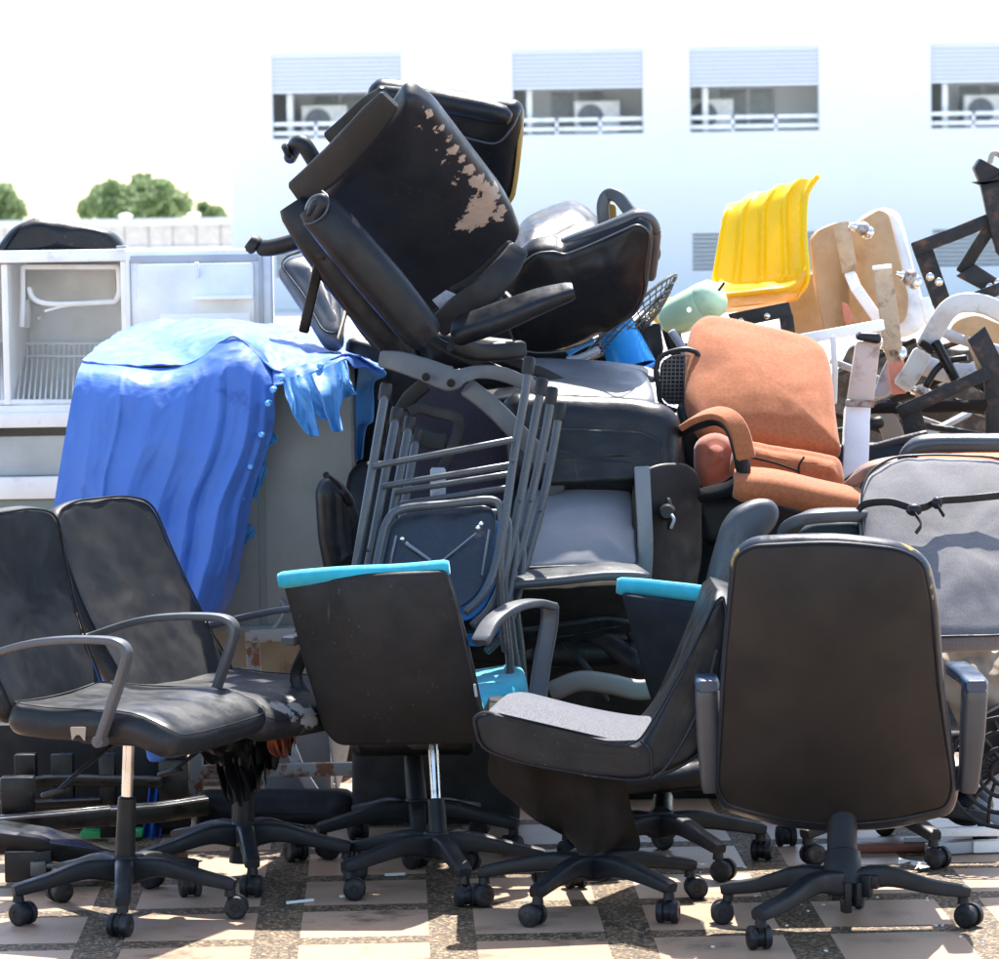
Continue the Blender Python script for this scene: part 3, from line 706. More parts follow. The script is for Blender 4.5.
# ================================================================== grey seat chair in profile
cF4 = G(592, 908)
t = thing('swivel_chair', 'black vinyl swivel chair with grey fabric seat seen in profile beside the large chair', 'office chair', cF4)
star_base(t, cF4, .262, math.radians(-120), hub=.12)
column(t, cF4 + V((0, 0, .1)), P(590, 770, 8.74), .85, 1, .03, .016, cover='brownfab')
Yn, Yw = 8.50, .44        # near side of the bucket and its width into the scene
prof_in = [(482, 716), (520, 728), (580, 741), (625, 746), (641, 741), (655, 720), (672, 690), (695, 645), (716, 600)]
def shell(prof, w0, th, mat, name, dz=0.0, dy=0.0, up=V((-.4, 0, 1))):
    pts = [P(x, y, Yn + Yw / 2 + dy) - V((0, 0, (P(x, y, Yn + Yw / 2) - P(x, y, Yn)).z)) + V((0, 0, dz)) for x, y in prof]
    return part(name, bar(pts, w0, th, up, 6, min(th * .45, .03)), mat, t)
bs = shell([(494, 733), (510, 739), (545, 748), (600, 758), (640, 760), (668, 735), (690, 690), (706, 650), (722, 606)], .42, .075, 'leather', 'bucket_shell')
g, pp = PS([(471, 717), (484, 710), (520, 728), (580, 741), (622, 748), (641, 741), (658, 714), (690, 655), (716, 600), (724, 594), (727, 610), (720, 700), (706, 752), (670, 774), (635, 782), (590, 776), (520, 763), (478, 748)],
           (8.50, 590, 740, 0, 0, 0, 0), .02, .03, .024, [10, 10, 30, 30, 14, 14, 40, 60, 20, 4, 4, 50, 40, 30, 30, 50, 50, 20], bf=.0, cen=(660, 752), pipe=(.018, .004, .003), wr=.001)
side = part('side_shell', g, 'leather', t); part('piping', pp, 'leather_blue', side)
part('side_seam', TB([(652, 778, 8.455), (668, 765, 8.45), (690, 728, 8.45), (706, 690, 8.45), (716, 650, 8.455)], .0035, 6), 'leather_blue', side)
part('back_seam', TB([(641, 741, 8.47), (650, 752, 8.465), (652, 776, 8.465)], .003, 6), 'leather_blue', side)
z4 = P(560, 736, Yn).z + .004
qn = [P(484, 716, Yn + .015), P(545, 731, Yn + .015), P(600, 740, Yn + .015), P(638, 740, Yn + .015)]
bm_rows = []
for k in range(9):
    f = k / 8; bm_rows.append([p + V((.0 + .11 * f, .40 * f, .018 * math.sin(f * PI) + .006 * (1 - abs(2 * f - 1)))) for p in catmull(qn, 8)])
nn_ = len(bm_rows[0]); gv = [p for r in bm_rows for p in r]; gf = [(j * nn_ + i, j * nn_ + i + 1, (j + 1) * nn_ + i + 1, (j + 1) * nn_ + i) for j in range(8) for i in range(nn_ - 1)]
gv2 = [p - V((0, 0, .03)) for p in gv]; n0 = len(gv); edge = list(range(nn_)) + [j * nn_ + nn_ - 1 for j in range(1, 9)] + [8 * nn_ + i for i in range(nn_ - 2, -1, -1)] + [j * nn_ for j in range(7, 0, -1)]
part('seat_fabric', (gv + gv2, gf + [tuple(i + n0 for i in f[::-1]) for f in gf] + [(edge[q], edge[(q + 1) % len(edge)], edge[(q + 1) % len(edge)] + n0, edge[q] + n0) for q in range(len(edge))]), 'greyfab', t)
part('torn_lining', J(grid([[(490, 752, 8.66), (540, 768, 8.66), (590, 776, 8.66), (625, 780, 8.7)], [(488, 775, 8.7), (535, 790, 8.68), (590, 800, 8.66), (632, 812, 8.72)], [(500, 795, 8.72), (550, 818, 8.7), (598, 835, 8.68), (640, 845, 8.75)], [(540, 818, 8.74), (565, 840, 8.72), (600, 868, 8.7), (626, 852, 8.75)]], 40, 40,
     lambda u, v, p: (0, .03 * math.sin(u * 14 + v * 3) * v + .03 * noise.noise(p * 12), .012 * noise.noise(p * 20) * v), .003)), 'brownfab', t)

# ================================================================== large high-backed chair, back to us
cF5 = G(843, 932)
t = thing('executive_chair', 'large high-backed black office chair seen from behind, split piping at its top corners', 'office chair', cF5)
star_base(t, cF5, .285, math.radians(225), hub=.135, skip=(1,), lw=.042)
column(t, cF5 + V((0, 0, .1)), P(842, 815, 8.42), .5, 1, .044, .034, cover='plastic_grey', chrome='plastic_grey')
part('broken_leg_stub', J(*[box(P(x, y, 8.33), (.018, .03, h), .3 * i, .004) for i, (x, y, h) in enumerate(((835, 890, .045), (846, 897, .07), (856, 893, .05), (866, 886, .05), (872, 882, .03)))]), 'plastic', t)
c5 = [(730, 552), (750, 537), (835, 533), (900, 541), (928, 556), (938, 600), (944, 680), (952, 740), (959, 790), (952, 812), (900, 825), (840, 830), (770, 822), (722, 808), (714, 790), (718, 720), (724, 640)]
rr5 = [16, 20, 60, 30, 20, 40, 60, 40, 22, 18, 50, 60, 50, 22, 18, 50, 60]
Y5 = (8.30, 840, 680, .0, .09, .035, .02)
g, pp = PS(c5, Y5, .035, .045, .04, rr5, bf=.0, bb=.02, pipe=(.03, .004, .004), wr=.003, wscale=5)
mrim = basic('sky_tinted_vinyl_rim', (.016, .02, .03), .34, **LEA); bk = part('backrest', g, mrim, t)  # blue of the skylit top rim is put into the vinyl colour
part('piping', pp, 'leather_blue', bk) if False else None
g, pp2 = PS([(735, 556), (752, 546), (835, 542), (899, 549), (923, 561), (933, 610), (939, 690), (953, 788), (946, 808), (895, 820), (840, 825), (772, 817), (725, 803), (718, 788), (722, 705), (728, 630)],
            (8.250,) + Y5[1:], .006, .03, .012, [14, 16, 60, 26, 16, 40, 60, 20, 16, 50, 60, 50, 16, 16, 50, 50], bf=.018, pipe=(.001, .0, .0035), wr=.0028, wscale=4)
mpan = basic('sagging_brown_black_backing', (.017, .0145, .013), .6, bump=.3, bscale=500, bump2=.3, b2scale=6, nscale=4, dirt=(.024, .021, .019), spec=.35, dscale=4, dthr=(.5, .9))
rp = part('rear_panel', g, mpan, bk)
part('piping', pp2, 'leather_blue', rp)
fl = [((P(x, y, 8.235) - cF5), r_) for x, y, r_ in ((733, 561, .010), (737, 554, .009), (735, 572, .006), (744, 550, .004), (907, 547, .016), (914, 552, .008), (921, 563, .010), (926, 574, .011), (929, 586, .006), (931, 597, .003))]
add_patches(mpan, fl, (.34, .24, .08), amp=.008, nscale=45, edge=.003); add_patches(mrim, fl, (.34, .24, .08), amp=.008, nscale=45, edge=.003)
part('seat', box(P(843, 775, 8.80), (.46, .44, .09), 0, .03), 'leather', t)
for x0, x1, sk in ((695, 719, 3), (962, 987, -6)):
    xm = (x0 + x1) / 2; w = (x1 - x0) / 448
    part('arm_post', bar([P(xm + sk, 784, 8.46), P(xm + sk * .4, 735, 8.44), P(xm, 690, 8.43)], w, .06, V((0, -1, .02)), 4, .014, scl=[.78, .97, 1]), 'leather_grey', t)
    tp_ = P(xm, 684, 8.43)
    part('arm_pad', bar([tp_ + V((0, -.03, .0)), tp_ + V((0, .12, .004)), tp_ + V((0, .34, -.004))], w * .98, .03, V((0, 0, 1)), 3, .009), 'armpadblue', t)

# ================================================================== second row of swivel chairs
def rear_chair(label, base, a0, R=.26, name='swivel_chair'):
    t = thing(name, label, 'office chair', base, 'second row of swivel chairs'); star_base(t, base, R, a0, hub=.125); return t
c6 = G(662, 866)
t = rear_chair('turquoise-topped dark office chair wedged behind the grey-seated chair', c6, math.radians(-60))
column(t, c6 + V((0, 0, .12)), P(664, 790, 9.45), .7, 1, .028)
part('seat', PS([(560, 745), (700, 740), (715, 775), (590, 790)], (9.3, 640, 765, 0, -.6), .03, .05, .03, 12), 'leather', t)
part('back_shell', PS([(621, 592), (668, 598), (716, 604), (716, 640), (700, 720), (660, 724), (648, 690), (634, 640)], (9.12, 668, 650, 0, .06, .03, .03), .02, .012, .015, [6, 20, 6, 20, 18, 18, 30, 30], bf=.012), basic('blue_black_back_fabric', (.008, .012, .018), .8, bump=.5, bscale=500), t)
part('backrest', PS([(622, 586), (668, 591), (716, 597), (717, 640), (700, 715), (662, 718), (648, 690), (634, 640)], (9.17, 668, 650, 0, .06, .03, .03), .02, .03, .02, 10), 'teal', t)
part('top_band', bar([P(621, 586, 9.12), P(640, 587, 9.12), P(668, 590, 9.11), P(695, 593, 9.11), P(717, 597, 9.11)], .035, .045, V((0, -.5, .85)), 5, .018), 'teal', t)
c7 = G(418, 852)
t = rear_chair('black swivel chair hidden behind the turquoise-topped chair, only legs and column showing', c7, math.radians(200))
column(t, c7 + V((0, 0, .12)), P(412, 742, 9.58), .8, 1, .026)
part('seat', PS([(345, 715), (455, 712), (480, 742), (350, 745)], (9.6, 410, 730, 0, -.8), .03, .05, .03, 12), 'leather', t)
c8 = G(880, 852)
t = rear_chair('grey fabric office chair with a black strap tied across its backrest', c8, math.radians(-66), .27, 'strapped_chair')
column(t, c8 + V((0, 0, .12)), P(900, 740, 9.5), .7, 1, .028)
part('seat', PS([(800, 690), (1000, 690), (1010, 740), (800, 740)], (9.6, 900, 715, 0, -.9), .03, .05, .03, 12), 'leather', t)
Y8 = (9.15, 940, 560, .0, -.22, .035, .02)
g, pp = PS([(858, 500), (866, 478), (890, 462), (935, 459), (1000, 462), (1042, 480), (1052, 560), (1050, 640), (1000, 648), (930, 650), (878, 652), (866, 635), (862, 590)], Y8, .035, .045, .04, [14, 20, 20, 30, 30, 20, 40, 20, 30, 30, 14, 16, 40], bf=.012, wr=.004, wscale=8, pipe=(.034, .012, .0032))
bk = part('backrest', g, 'greyfab2', t); part('piping', pp, 'leather', bk)
st = [(857, 512, 9.24), (866, 504, 9.2), (890, 502, 9.185), (912, 508, 9.17), (925, 507, 9.165), (938, 501, 9.18), (965, 499, 9.19), (1005, 495, 9.2)]
part('strap', J(bar([P(*p) for p in st], .005, .018, V((0, -.1, 1)), 6), ball(P(914, 510, 9.15), .017, (1.2, .8, .9), 7), ball(P(937, 503, 9.16), .014, (1, .8, 1.1), 7), bar([P(914, 512, 9.14), P(921, 524, 9.11), P(916, 533, 9.10)], .003, .01, V((0, -.1, 1)), 4), bar([P(937, 505, 9.15), P(944, 516, 9.13)], .003, .01, V((0, -.1, 1)), 3)), 'leather', t)

# ================================================================== seats and backs behind the front row
t = thing('armchair', 'rust orange fabric armchair leaning back at the middle of the pile', 'office chair', P(770, 560, 10.1))
Yo = (9.95, 765, 460, .04, -.2, .03, .05)
part('backrest', PS([(684, 410), (685, 350), (691, 326), (705, 317), (725, 318), (768, 329), (810, 338), (826, 350), (832, 372), (835, 412), (841, 456), (800, 452), (750, 443), (700, 440)], Yo, .035, .05, .045, [40, 40, 14, 12, 14, 40, 18, 12, 20, 40, 4, 30, 30, 20], bf=.018, wr=.0025, wscale=8), 'orange', t)
part('lumbar_pad', PS([(735, 440), (790, 448), (841, 458), (846, 494), (800, 485), (749, 477), (730, 470)], (9.88, 790, 465, .04, -.15), .022, .05, .022, [10, 30, 10, 14, 30, 10, 12], bf=.012, wr=.004), 'orange', t)
part('seat', BR([(742, 484, 9.72), (775, 487, 9.72), (815, 496, 9.73), (858, 505, 9.75)], .12, .072, (0, -.35, 1), 6, .034), 'orange', t)
part('seat_edge_seam', J(TB([(750, 457, 9.83), (775, 463, 9.83), (798, 471, 9.83)], .003, 6), TB([(804, 457, 9.83), (799, 466, 9.83), (799, 480, 9.84)], .003, 6)), 'brownfab', t)
part('side_bolster', PS([(694, 440), (715, 430), (736, 440), (738, 470), (722, 482), (702, 488), (694, 470)], (9.93, 715, 460, 0, -.1), .03, .05, .04, 12, bf=.012, wr=.002, cen=(716, 459)), basic('deep_orange_fabric', (.24, .05, .018), .9, bump=.8, bscale=800, sheen=.4), t)
part('arm_pad', BR([(686, 425, 9.84), (700, 417, 9.79), (716, 413, 9.75), (730, 418, 9.72), (740, 433, 9.7), (746, 457, 9.69)], .05, .018, (-.3, -.3, 1), 6), 'orange', t)
part('arm_frame', J(BR([(684, 430, 9.86), (700, 422, 9.81), (716, 418, 9.77), (728, 423, 9.74), (736, 436, 9.72), (742, 460, 9.71), (742, 478, 9.72), (728, 489, 9.76), (700, 496, 9.82), (680, 505, 9.86)], .04, .026, (-.5, -.5, .8), 6)), 'plastic', t)
part('armrest', BR([(846, 500, 9.85), (852, 484, 9.8), (868, 470, 9.78), (892, 464, 9.78), (905, 463, 9.78)], .045, .03, (0, -.3, 1), 6), basic('brown_worn_arm', (.2, .11, .08), .7, dirt=(.05,.04,.04), dscale=12), t)
part('seat_base', PS([(690, 500), (750, 495), (845, 520), (850, 545), (700, 545)], (10.0, 770, 520), .05, .2, .03, 12), 'plastic', t)

# silver-grey seat back with seat edge
t = thing('tipped_chair', 'black chair with sheeny grey backrest and thin seat, right of the folding stools', 'chair', P(580, 720, 9.9))
g, pp = PS([(506, 575), (511, 500), (528, 484), (560, 479), (612, 479), (630, 488), (636, 510), (638, 572)], (9.72, 575, 530, .0, -.30, .04, .05), .02, .03, .022, [6, 24, 16, 20, 18, 14, 20, 6], bf=.012, wr=.003, wscale=6, pipe=(.018, .006, .004))
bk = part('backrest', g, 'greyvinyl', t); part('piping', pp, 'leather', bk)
part('seat', BR([(514, 580, 9.45), (560, 576, 9.45), (610, 571, 9.45), (641, 573, 9.47)], .13, .024, (0, -.12, 1), 5, .011), 'leather_grey', t)
part('seat_underside', PS([(516, 590), (620, 583), (632, 600), (638, 618), (590, 630), (520, 640)], (9.58, 575, 610, 0, .2), .01, .02, .01, 6, wr=.006), 'brownfab', t)
part('front_flap', PS([(520, 628), (600, 618), (640, 622), (636, 632), (570, 642), (522, 650)], (9.52, 575, 630, 0, .2), .006, .01, .006, 5, wr=.006), 'leather', t)
part('leg', BR([(562, 640, 9.55), (585, 665, 9.5), (606, 700, 9.5)], .018, .018, TOCAM), 'plastic', t)
part('leg', BR([(628, 632, 9.65), (640, 655, 9.68), (655, 690, 9.7)], .014, .014, TOCAM), 'plastic', t)
part('stretcher', TB([(585, 632, 9.7), (615, 648, 9.66), (641, 665, 9.6)], .028, 14), 'plastic_grey', t)
t = solo('arm_shell', BR([(555, 690, 9.35), (580, 681, 9.35), (610, 684, 9.35), (640, 690, 9.35), (665, 684, 9.35), (680, 672, 9.4)], .05, .045, TOCAM), basic('pale_grey_plastic_shell', (.12, .115, .10), .5, dirt=(.15, .15, .14), dscale=8), 'pale grey curved plastic chair piece behind the grey fabric seat', 'chair part')

# black cushion chair on its side
t = thing('lounge_chair', 'wide black cushioned chair, its silvery top edge right of the stool legs', 'chair', P(600, 500, 10.2))
g = PS([(502, 403), (512, 393), (560, 394), (640, 398), (668, 405), (681, 420), (682, 478), (670, 492), (540, 494), (505, 480)], (9.86, 600, 440, 0, -.05), .06, .10, .062, [10, 12, 30, 30, 18, 16, 14, 12, 20, 16], bf=.0, wr=.004, wscale=6)
part('seat', g, basic('lounge_vinyl', (.013, .0135, .016), .36, **LEA), t)
part('seat_front_panel', PS([(520, 426), (640, 430), (664, 440), (662, 480), (540, 486)], (9.785, 600, 450, 0, -.05), .006, .02, .012, 12, wr=.0018, wscale=20), 'leather', t)
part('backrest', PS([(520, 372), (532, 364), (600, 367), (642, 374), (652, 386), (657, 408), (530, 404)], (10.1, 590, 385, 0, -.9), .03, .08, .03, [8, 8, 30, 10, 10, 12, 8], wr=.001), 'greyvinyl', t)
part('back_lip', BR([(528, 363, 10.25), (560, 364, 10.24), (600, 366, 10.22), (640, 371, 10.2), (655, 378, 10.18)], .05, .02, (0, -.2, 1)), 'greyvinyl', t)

# chair back with silver strip
t = thing('shell_back_chair', 'dark curved chair back with a pale grey edge strip, left of the orange armchair', 'chair', P(670, 640, 9.9))
part('backrest', PS([(632, 490), (642, 470), (660, 463), (686, 463), (697, 472), (701, 490), (702, 560), (694, 600), (640, 600), (634, 560)], (9.75, 668, 530, .15, -.02, .1), .008, .016, .01, 12, wr=.001), basic('brown_black_hard_shell', (.02, .016, .014), .5, dirt=(.05, .045, .04), dscale=9), t)
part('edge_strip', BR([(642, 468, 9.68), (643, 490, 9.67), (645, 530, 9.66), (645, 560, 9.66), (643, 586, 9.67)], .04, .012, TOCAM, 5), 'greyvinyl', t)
kn = part('adjustment_knob', J(lathe(P(668, 512, 9.76), P(667, 512, 9.66), [(0, .022), (.7, .022), (1, .016)], 16), TB([(668, 500, 9.7), (671, 515, 9.68), (670, 528, 9.69)], .008)), 'plastic', t)
part('knob_spring', TB([(672, 515, 9.65), (674, 520, 9.64), (671, 528, 9.65)], .004), 'silver', kn)

g = PS([(734, 508), (755, 498), (772, 499), (779, 511), (773, 528), (748, 548), (735, 580), (716, 606), (704, 600), (712, 560), (722, 524)], (9.45, 745, 540, .1, 0), .03, .03, .032, [8, 10, 10, 10, 12, 20, 20, 8, 8, 20, 20], bf=.008, cen=(738, 545))
solo('arm_cushion', g, 'leather_grey', 'grey black padded arm cushion just behind the top left of the large chair', 'cushion')
t = thing('tub_chair', 'teal black padded seat rim peeking over the large chair, below the orange armchair', 'chair', P(825, 600, 9.2))
part('rim', BR([(786, 545, 9.3), (790, 528, 9.25), (806, 518, 9.2), (832, 515, 9.2), (862, 515, 9.25)], .05, .03, (0, -.2, 1)), 'leather_grey', t)
part('seat', PS([(790, 535), (810, 522), (862, 520), (870, 600), (790, 600)], (9.28, 825, 560), .01, .1, .02, 12), basic('dark_teal_vinyl', (.012, .03, .04), .6), t)

# small cushion by the cabinet
t = thing('small_cushion', 'small black cushion standing on end against the grey cabinet, with a frayed seam', 'cushion', P(340, 575, 9.9))
part('pad', PS([(318, 492), (323, 480), (332, 476), (344, 485), (354, 500), (360, 522), (357, 572), (328, 575), (321, 540)], (9.85, 338, 525, .15, 0), .03, .04, .03, 10, bf=.012, wr=.0012, wscale=12), 'leather', t)
part('frayed_seam', J(TB([(325, 476, 9.76), (331, 478, 9.75), (342, 490, 9.8), (348, 502, 9.82)], .005, 6), ball(P(326, 475, 9.76), .009, (1, 1, 1), 5), TB([(340, 490, 9.8), (346, 495, 9.78), (351, 506, 9.85)], .007, 6)), 'brownfab', t)

# ================================================================== folding stools
def stool(i, label, lt, rt, lb, pathR, cross, pan=None, blue=False):
    Y = 9.28 + i * .07
    t = thing('folding_stool', label, 'folding stool', P(440, 780, Y + .1), 'stack of folding stools')
    part('frame_tube', tube([P(lt[0], lt[1], Y + .12), P((lt[0] + lb[0]) / 2, (lt[1] + lb[1]) / 2, Y + .06), P(lb[0], lb[1], Y)], .0115, 12, 1), 'tube', t)
    part('frame_tube', tube([P(x, y, Y + d) for x, y, d in pathR], .0115, 12, 6), 'tube', t)
    for (x, y) in (lt, rt):
        a = P(x, y, Y + .12); q = lb if (x, y) == lt else (pathR[1][0], pathR[1][1]); b = P(q[0], q[1], Y + .1); d = (b - a).normalized()
        part('foot_cap', lathe(a - d * .012, a + d * .032, [(0, .013), (.15, .0155), (.9, .0155), (1, .014)], 16), 'plastic_grey', t)
    part('crossbar', TB([(cross[0], cross[1], Y + .05), ((cross[0] + cross[2]) / 2, (cross[1] + cross[3]) / 2, Y + .05), (cross[2], cross[3], Y + .05)], .0085, 10, 1), 'tube', t)
    for x, y in ((lb[0] + 16, lb[1] - 40), (pathR[2][0] - 2, pathR[2][1] + 10)): part('bolt', ball(P(x, y, Y + .04), .006, (1, .5, 1), 5), 'tube', t)
    dx, dy = i * 7, i * 13
    fr = [(372 + dx, 590 + dy), (380 + dx, 545 + dy), (387 + dx, 522 + dy), (402 + dx, 509 + dy), (450 + dx, 504 + dy), (488 + dx, 500 + dy), (500 + dx, 507 + dy), (501 + dx, 530 + dy), (494 + dx, 570 + dy), (482 + dx, 596 + dy), (466 + dx, 612 + dy)]
    ys = lambda y: Y + .04 - (y - 500) * .0009
    s = part('seat_frame', tube([P(x, y, ys(y)) for x, y in fr], .0105, 12, 5), 'tube', t)
    pol = [(374 + dx, 600 + dy), (390 + dx, 524 + dy), (404 + dx, 513 + dy), (450 + dx, 508 + dy), (486 + dx, 505 + dy), (496 + dx, 512 + dy), (496 + dx, 530 + dy), (489 + dx, 570 + dy), (478 + dx, 594 + dy), (462 + dx, 608 + dy)]
    part('seat_pan', PS(pol, (Y + .045, 440, 550 + dy, 0, -.09), .003, .006, .004, 8, wr=.001), basic('blue_black_enamel_pan', (.02, .028, .042), .28, coat=.3, dirt=(.05, .05, .05), dscale=20) if i == 0 else ('bluetrim' if blue else 'blackmetal'), t)
    if i == 0:
        part('rivets', J(*[ball(P(x, y, Y + .025), .006, (1, .5, 1), 5) for x, y in ((402, 539), (481, 524), (478, 528))]), 'chrome', s)
        part('pressed_rib', J(BR([(406, 543, Y + .03), (430, 560, Y + .03)], .008, .005, TOCAM), BR([(476, 533, Y + .03), (440, 562, Y + .02), (428, 570, Y + .02)], .004, .004, TOCAM), TB([(396, 536, Y + .03), (390, 565, Y + .02)], .003), TB([(489, 530, Y + .03), (482, 575, Y + .01)], .003)), basic('scuffed_enamel_edge', (.14, .16, .19), .4), s)
stool(0, 'front folding stool of the stack, its dark seat pan with two rivets facing out', (386, 388), (529, 362), (352, 590), [(529, 362, .12), (524, 400, .1), (515, 450, .07), (507, 505, .03), (500, 560, .0), (501, 600, .0), (506, 650, 0)], (375, 466, 512, 440))
stool(1, 'second folding stool from the front of the stack, a blue seat edge below its neighbour', (397, 412), (542, 383), (362, 600), [(542, 383, .12), (535, 420, .1), (522, 490, .07), (511, 545, .03), (504, 580, .0), (506, 620, 0), (510, 670, 0), (502, 715, 0), (487, 740, 0)], (384, 486, 510, 465), blue=True)
stool(2, 'third folding stool from the front of the stack, legs between the second and the last', (410, 421), (552, 392), (374, 610), [(552, 392, .12), (546, 430, .1), (533, 490, .07), (519, 550, .03), (509, 590, .0), (513, 640, 0), (517, 680, 0), (507, 725, 0), (492, 748, 0)], (396, 492, 510, 474))
stool(3, 'rearmost folding stool of the stack, with the lowest leg caps', (417, 434), (560, 408), (384, 620), [(560, 408, .12), (553, 450, .1), (543, 500, .07), (527, 560, .03), (516, 600, .0), (521, 650, 0), (522, 690, 0), (512, 735, 0), (496, 757, 0)], (401, 504, 508, 488), blue=True)

# ================================================================== mesh-backed chair upside down
t = thing('mesh_back_chair', 'upturned office chair with purple black mesh back behind the folding stools', 'office chair', P(470, 600, 10.0))
part('mesh_back', PS([(395, 430), (408, 395), (440, 380), (480, 385), (520, 430), (556, 490), (545, 590), (400, 590)], (9.92, 470, 480, .05, -.1, .04), .006, .01, .006, 20, wr=.004), 'mesh', t)
part('frame_rail', BR([(382, 359, 9.75), (400, 362, 9.74), (425, 370, 9.72), (450, 379, 9.7), (462, 376, 9.7), (480, 372, 9.72), (505, 375, 9.74), (535, 388, 9.76)], .055, .022, TOCAM, 6, .005, scl=[.8, 1, 1.1, 1.2, .7, .6, .7, .6]), 'arm_grey', t)
part('frame_rail', BR([(468, 388, 9.76), (490, 405, 9.76), (515, 430, 9.76), (540, 458, 9.78), (556, 490, 9.8)], .05, .022, TOCAM, 5, .005), 'arm_grey', t)
part('frame_rail', BR([(424, 385, 9.8), (408, 400, 9.82), (397, 420, 9.84)], .04, .02, TOCAM, 5), 'plastic_grey', t)
for x, y in ((426, 377), (451, 383)): part('bolt', lathe(P(x, y, 9.68), P(x, y, 9.66), [(0, .011), (.8, .011), (1, .007)], 12), 'brownfab', t)
part('lumbar_loop', J(BR([(410, 412, 9.8), (420, 408, 9.8), (440, 413, 9.8), (456, 418, 9.8), (459, 428, 9.8), (452, 448, 9.8), (440, 475, 9.8), (428, 490, 9.8)], .03, .008, TOCAM), BR([(412, 432, 9.81), (430, 440, 9.81), (446, 442, 9.81)], .045, .008, TOCAM), BR([(405, 412, 9.81), (403, 440, 9.81), (405, 480, 9.81)], .025, .008, TOCAM)), 'plastic', t)
part('bracket', BR([(438, 470, 9.7), (438, 490, 9.7), (438, 505, 9.7)], .04, .02, TOCAM, 1), 'silver', t)

# ================================================================== top of the pile
mscuff = basic('scuffed_peeling_vinyl', (.017, .02, .027), .5, **LEA)
bP1 = P(430, 330, 10.2)
t = thing('scuffed_chair', 'scuffed black armchair on top of the pile, its vinyl peeled to beige along one edge', 'office chair', bP1)
part('seat', PS([(322, 190), (356, 146), (394, 108), (405, 91), (416, 91), (434, 102), (470, 148), (508, 198), (520, 226), (512, 240), (480, 268), (447, 297), (432, 306), (400, 312), (345, 250)], (10.05, 425, 200, .05, .28, .02), .04, .05, .032, [10, 40, 14, 8, 8, 14, 40, 20, 12, 14, 30, 14, 8, 20, 30], bf=.010, cen=(420, 205), wr=.0035, wscale=6), mscuff, t)
Yp = 9.95
dd = lambda x, y, off=0: P(x, y, 10.0 + off) - bP1
def ppt(x, y):   # a point on the seat's front face
    return P(x, y, 10.05 + .05 * (x - 425) / 100 + .28 * (y - 200) / 100 + .02 * ((x - 425) / 100) ** 2 - .06) - bP1
sp0_ = [(483, 206, .042), (474, 218, .036), (492, 196, .032), (463, 223, .018), (499, 214, .02), (455, 150, .015), (461, 160, .016), (469, 170, .018), (477, 181, .022), (486, 190, .022), (448, 140, .014), (440, 129, .015), (432, 116, .012), (424, 106, .010), (414, 97, .014), (457, 178, .008), (420, 126, .006), (438, 148, .010), (444, 160, .005), (446, 150, .010), (504, 208, .012)]
add_patches(mscuff, [(ppt(x, y), r) for x, y, r in [(a, b, c * (.72 if b < 190 else 1)) for a, b, c in sp0_]], (.42, .33, .27), amp=.026, nscale=34, edge=.002)
part('arm_loop', BR([(298, 193, 9.9), (325, 171, 9.84), (352, 144, 9.76), (374, 119, 9.7), (389, 101, 9.66)], .085, .026, TOCAM, 6, .008, scl=[.85, 1, 1, .95, .75]), 'plastic_grey', t)
part('arm_loop', BR([(332, 141, 10.1), (350, 125, 10.08), (368, 108, 10.05), (386, 97, 10.0)], .06, .02, TOCAM, 5), 'plastic', t)
part('arm_loop', BR([(440, 325, 9.95), (462, 309, 9.9), (485, 292, 9.87), (505, 270, 9.87), (518, 250, 9.9)], .08, .026, TOCAM, 6, .008, scl=[.8, 1, 1, .9, .7]), 'plastic_grey', t)
part('arm_loop', BR([(455, 292, 10.05), (478, 278, 10.03), (500, 258, 10.0), (512, 247, 9.97)], .04, .02, TOCAM, 5), 'plastic', t)
part('joint_plate', pq([(432, 300, 9.98), (446, 290, 9.98), (462, 297, 9.98), (446, 316, 9.98)], .02), 'silver', t)
part('arm_tube', TB([(495, 288, 10.05), (508, 300, 10.0), (514, 310, 9.98)], .016), 'plastic', t)

t = thing('swivel_chair', 'thick black seat cushion on edge, slanting down right from the small padded post', 'office chair', P(400, 360, 10.0))
part('seat', BR([(320, 212, 9.72), (345, 240, 9.72), (385, 287, 9.74), (421, 331, 9.76)], .118, .095, TOCAM, 6, .038, scl=[(.9, .8), (1, 1), (1, 1), (.92, .85)]), 'leather_soft', t)
part('side_panel', BR([(296, 212, 9.88), (318, 245, 9.88), (360, 302, 9.9), (400, 350, 9.92)], .095, .08, TOCAM, 6, .03, scl=[(.9, .8), (1, 1), (1, 1), (.8, .8)]), 'leather_soft', t)
part('end_panel', PS([(305, 208), (312, 195), (324, 192), (328, 205), (318, 222), (308, 224)], (9.69, 316, 208, -.3, 0), .012, .02, .015, 8, bf=.008), 'leather_blue', t)
part('seam', J(TB([(304, 224, 9.69), (315, 222, 9.67), (326, 212, 9.66), (328, 198, 9.67), (322, 191, 9.7)], .0028, 6)), 'leather_grey', t)
part('support_bar', BR([(321, 256, 9.85), (313, 290, 9.88), (304, 330, 9.9)], .028, .02, TOCAM, 3), 'blackmetal', t)
part('wire_loop', TB([(343, 284, 9.9), (347, 296, 9.88), (346, 312, 9.88), (339, 338, 9.9)], .005, 8), 'chrome', t)
part('hub', ball(P(333, 283, 9.95), .026, (1, .8, 1), 9), 'plastic', t)
part('arm_post', TB([(262, 248, 10.0), (275, 247, 9.98), (300, 240, 9.96), (318, 232, 9.94)], .0225, 14), 'plastic_grey', t)
part('arm_cap', lathe(P(249, 241, 10.0), P(258, 248, 10.0), [(0, .02), (.3, .026), (.8, .026), (1, .018)], 16), 'plastic_grey', t)

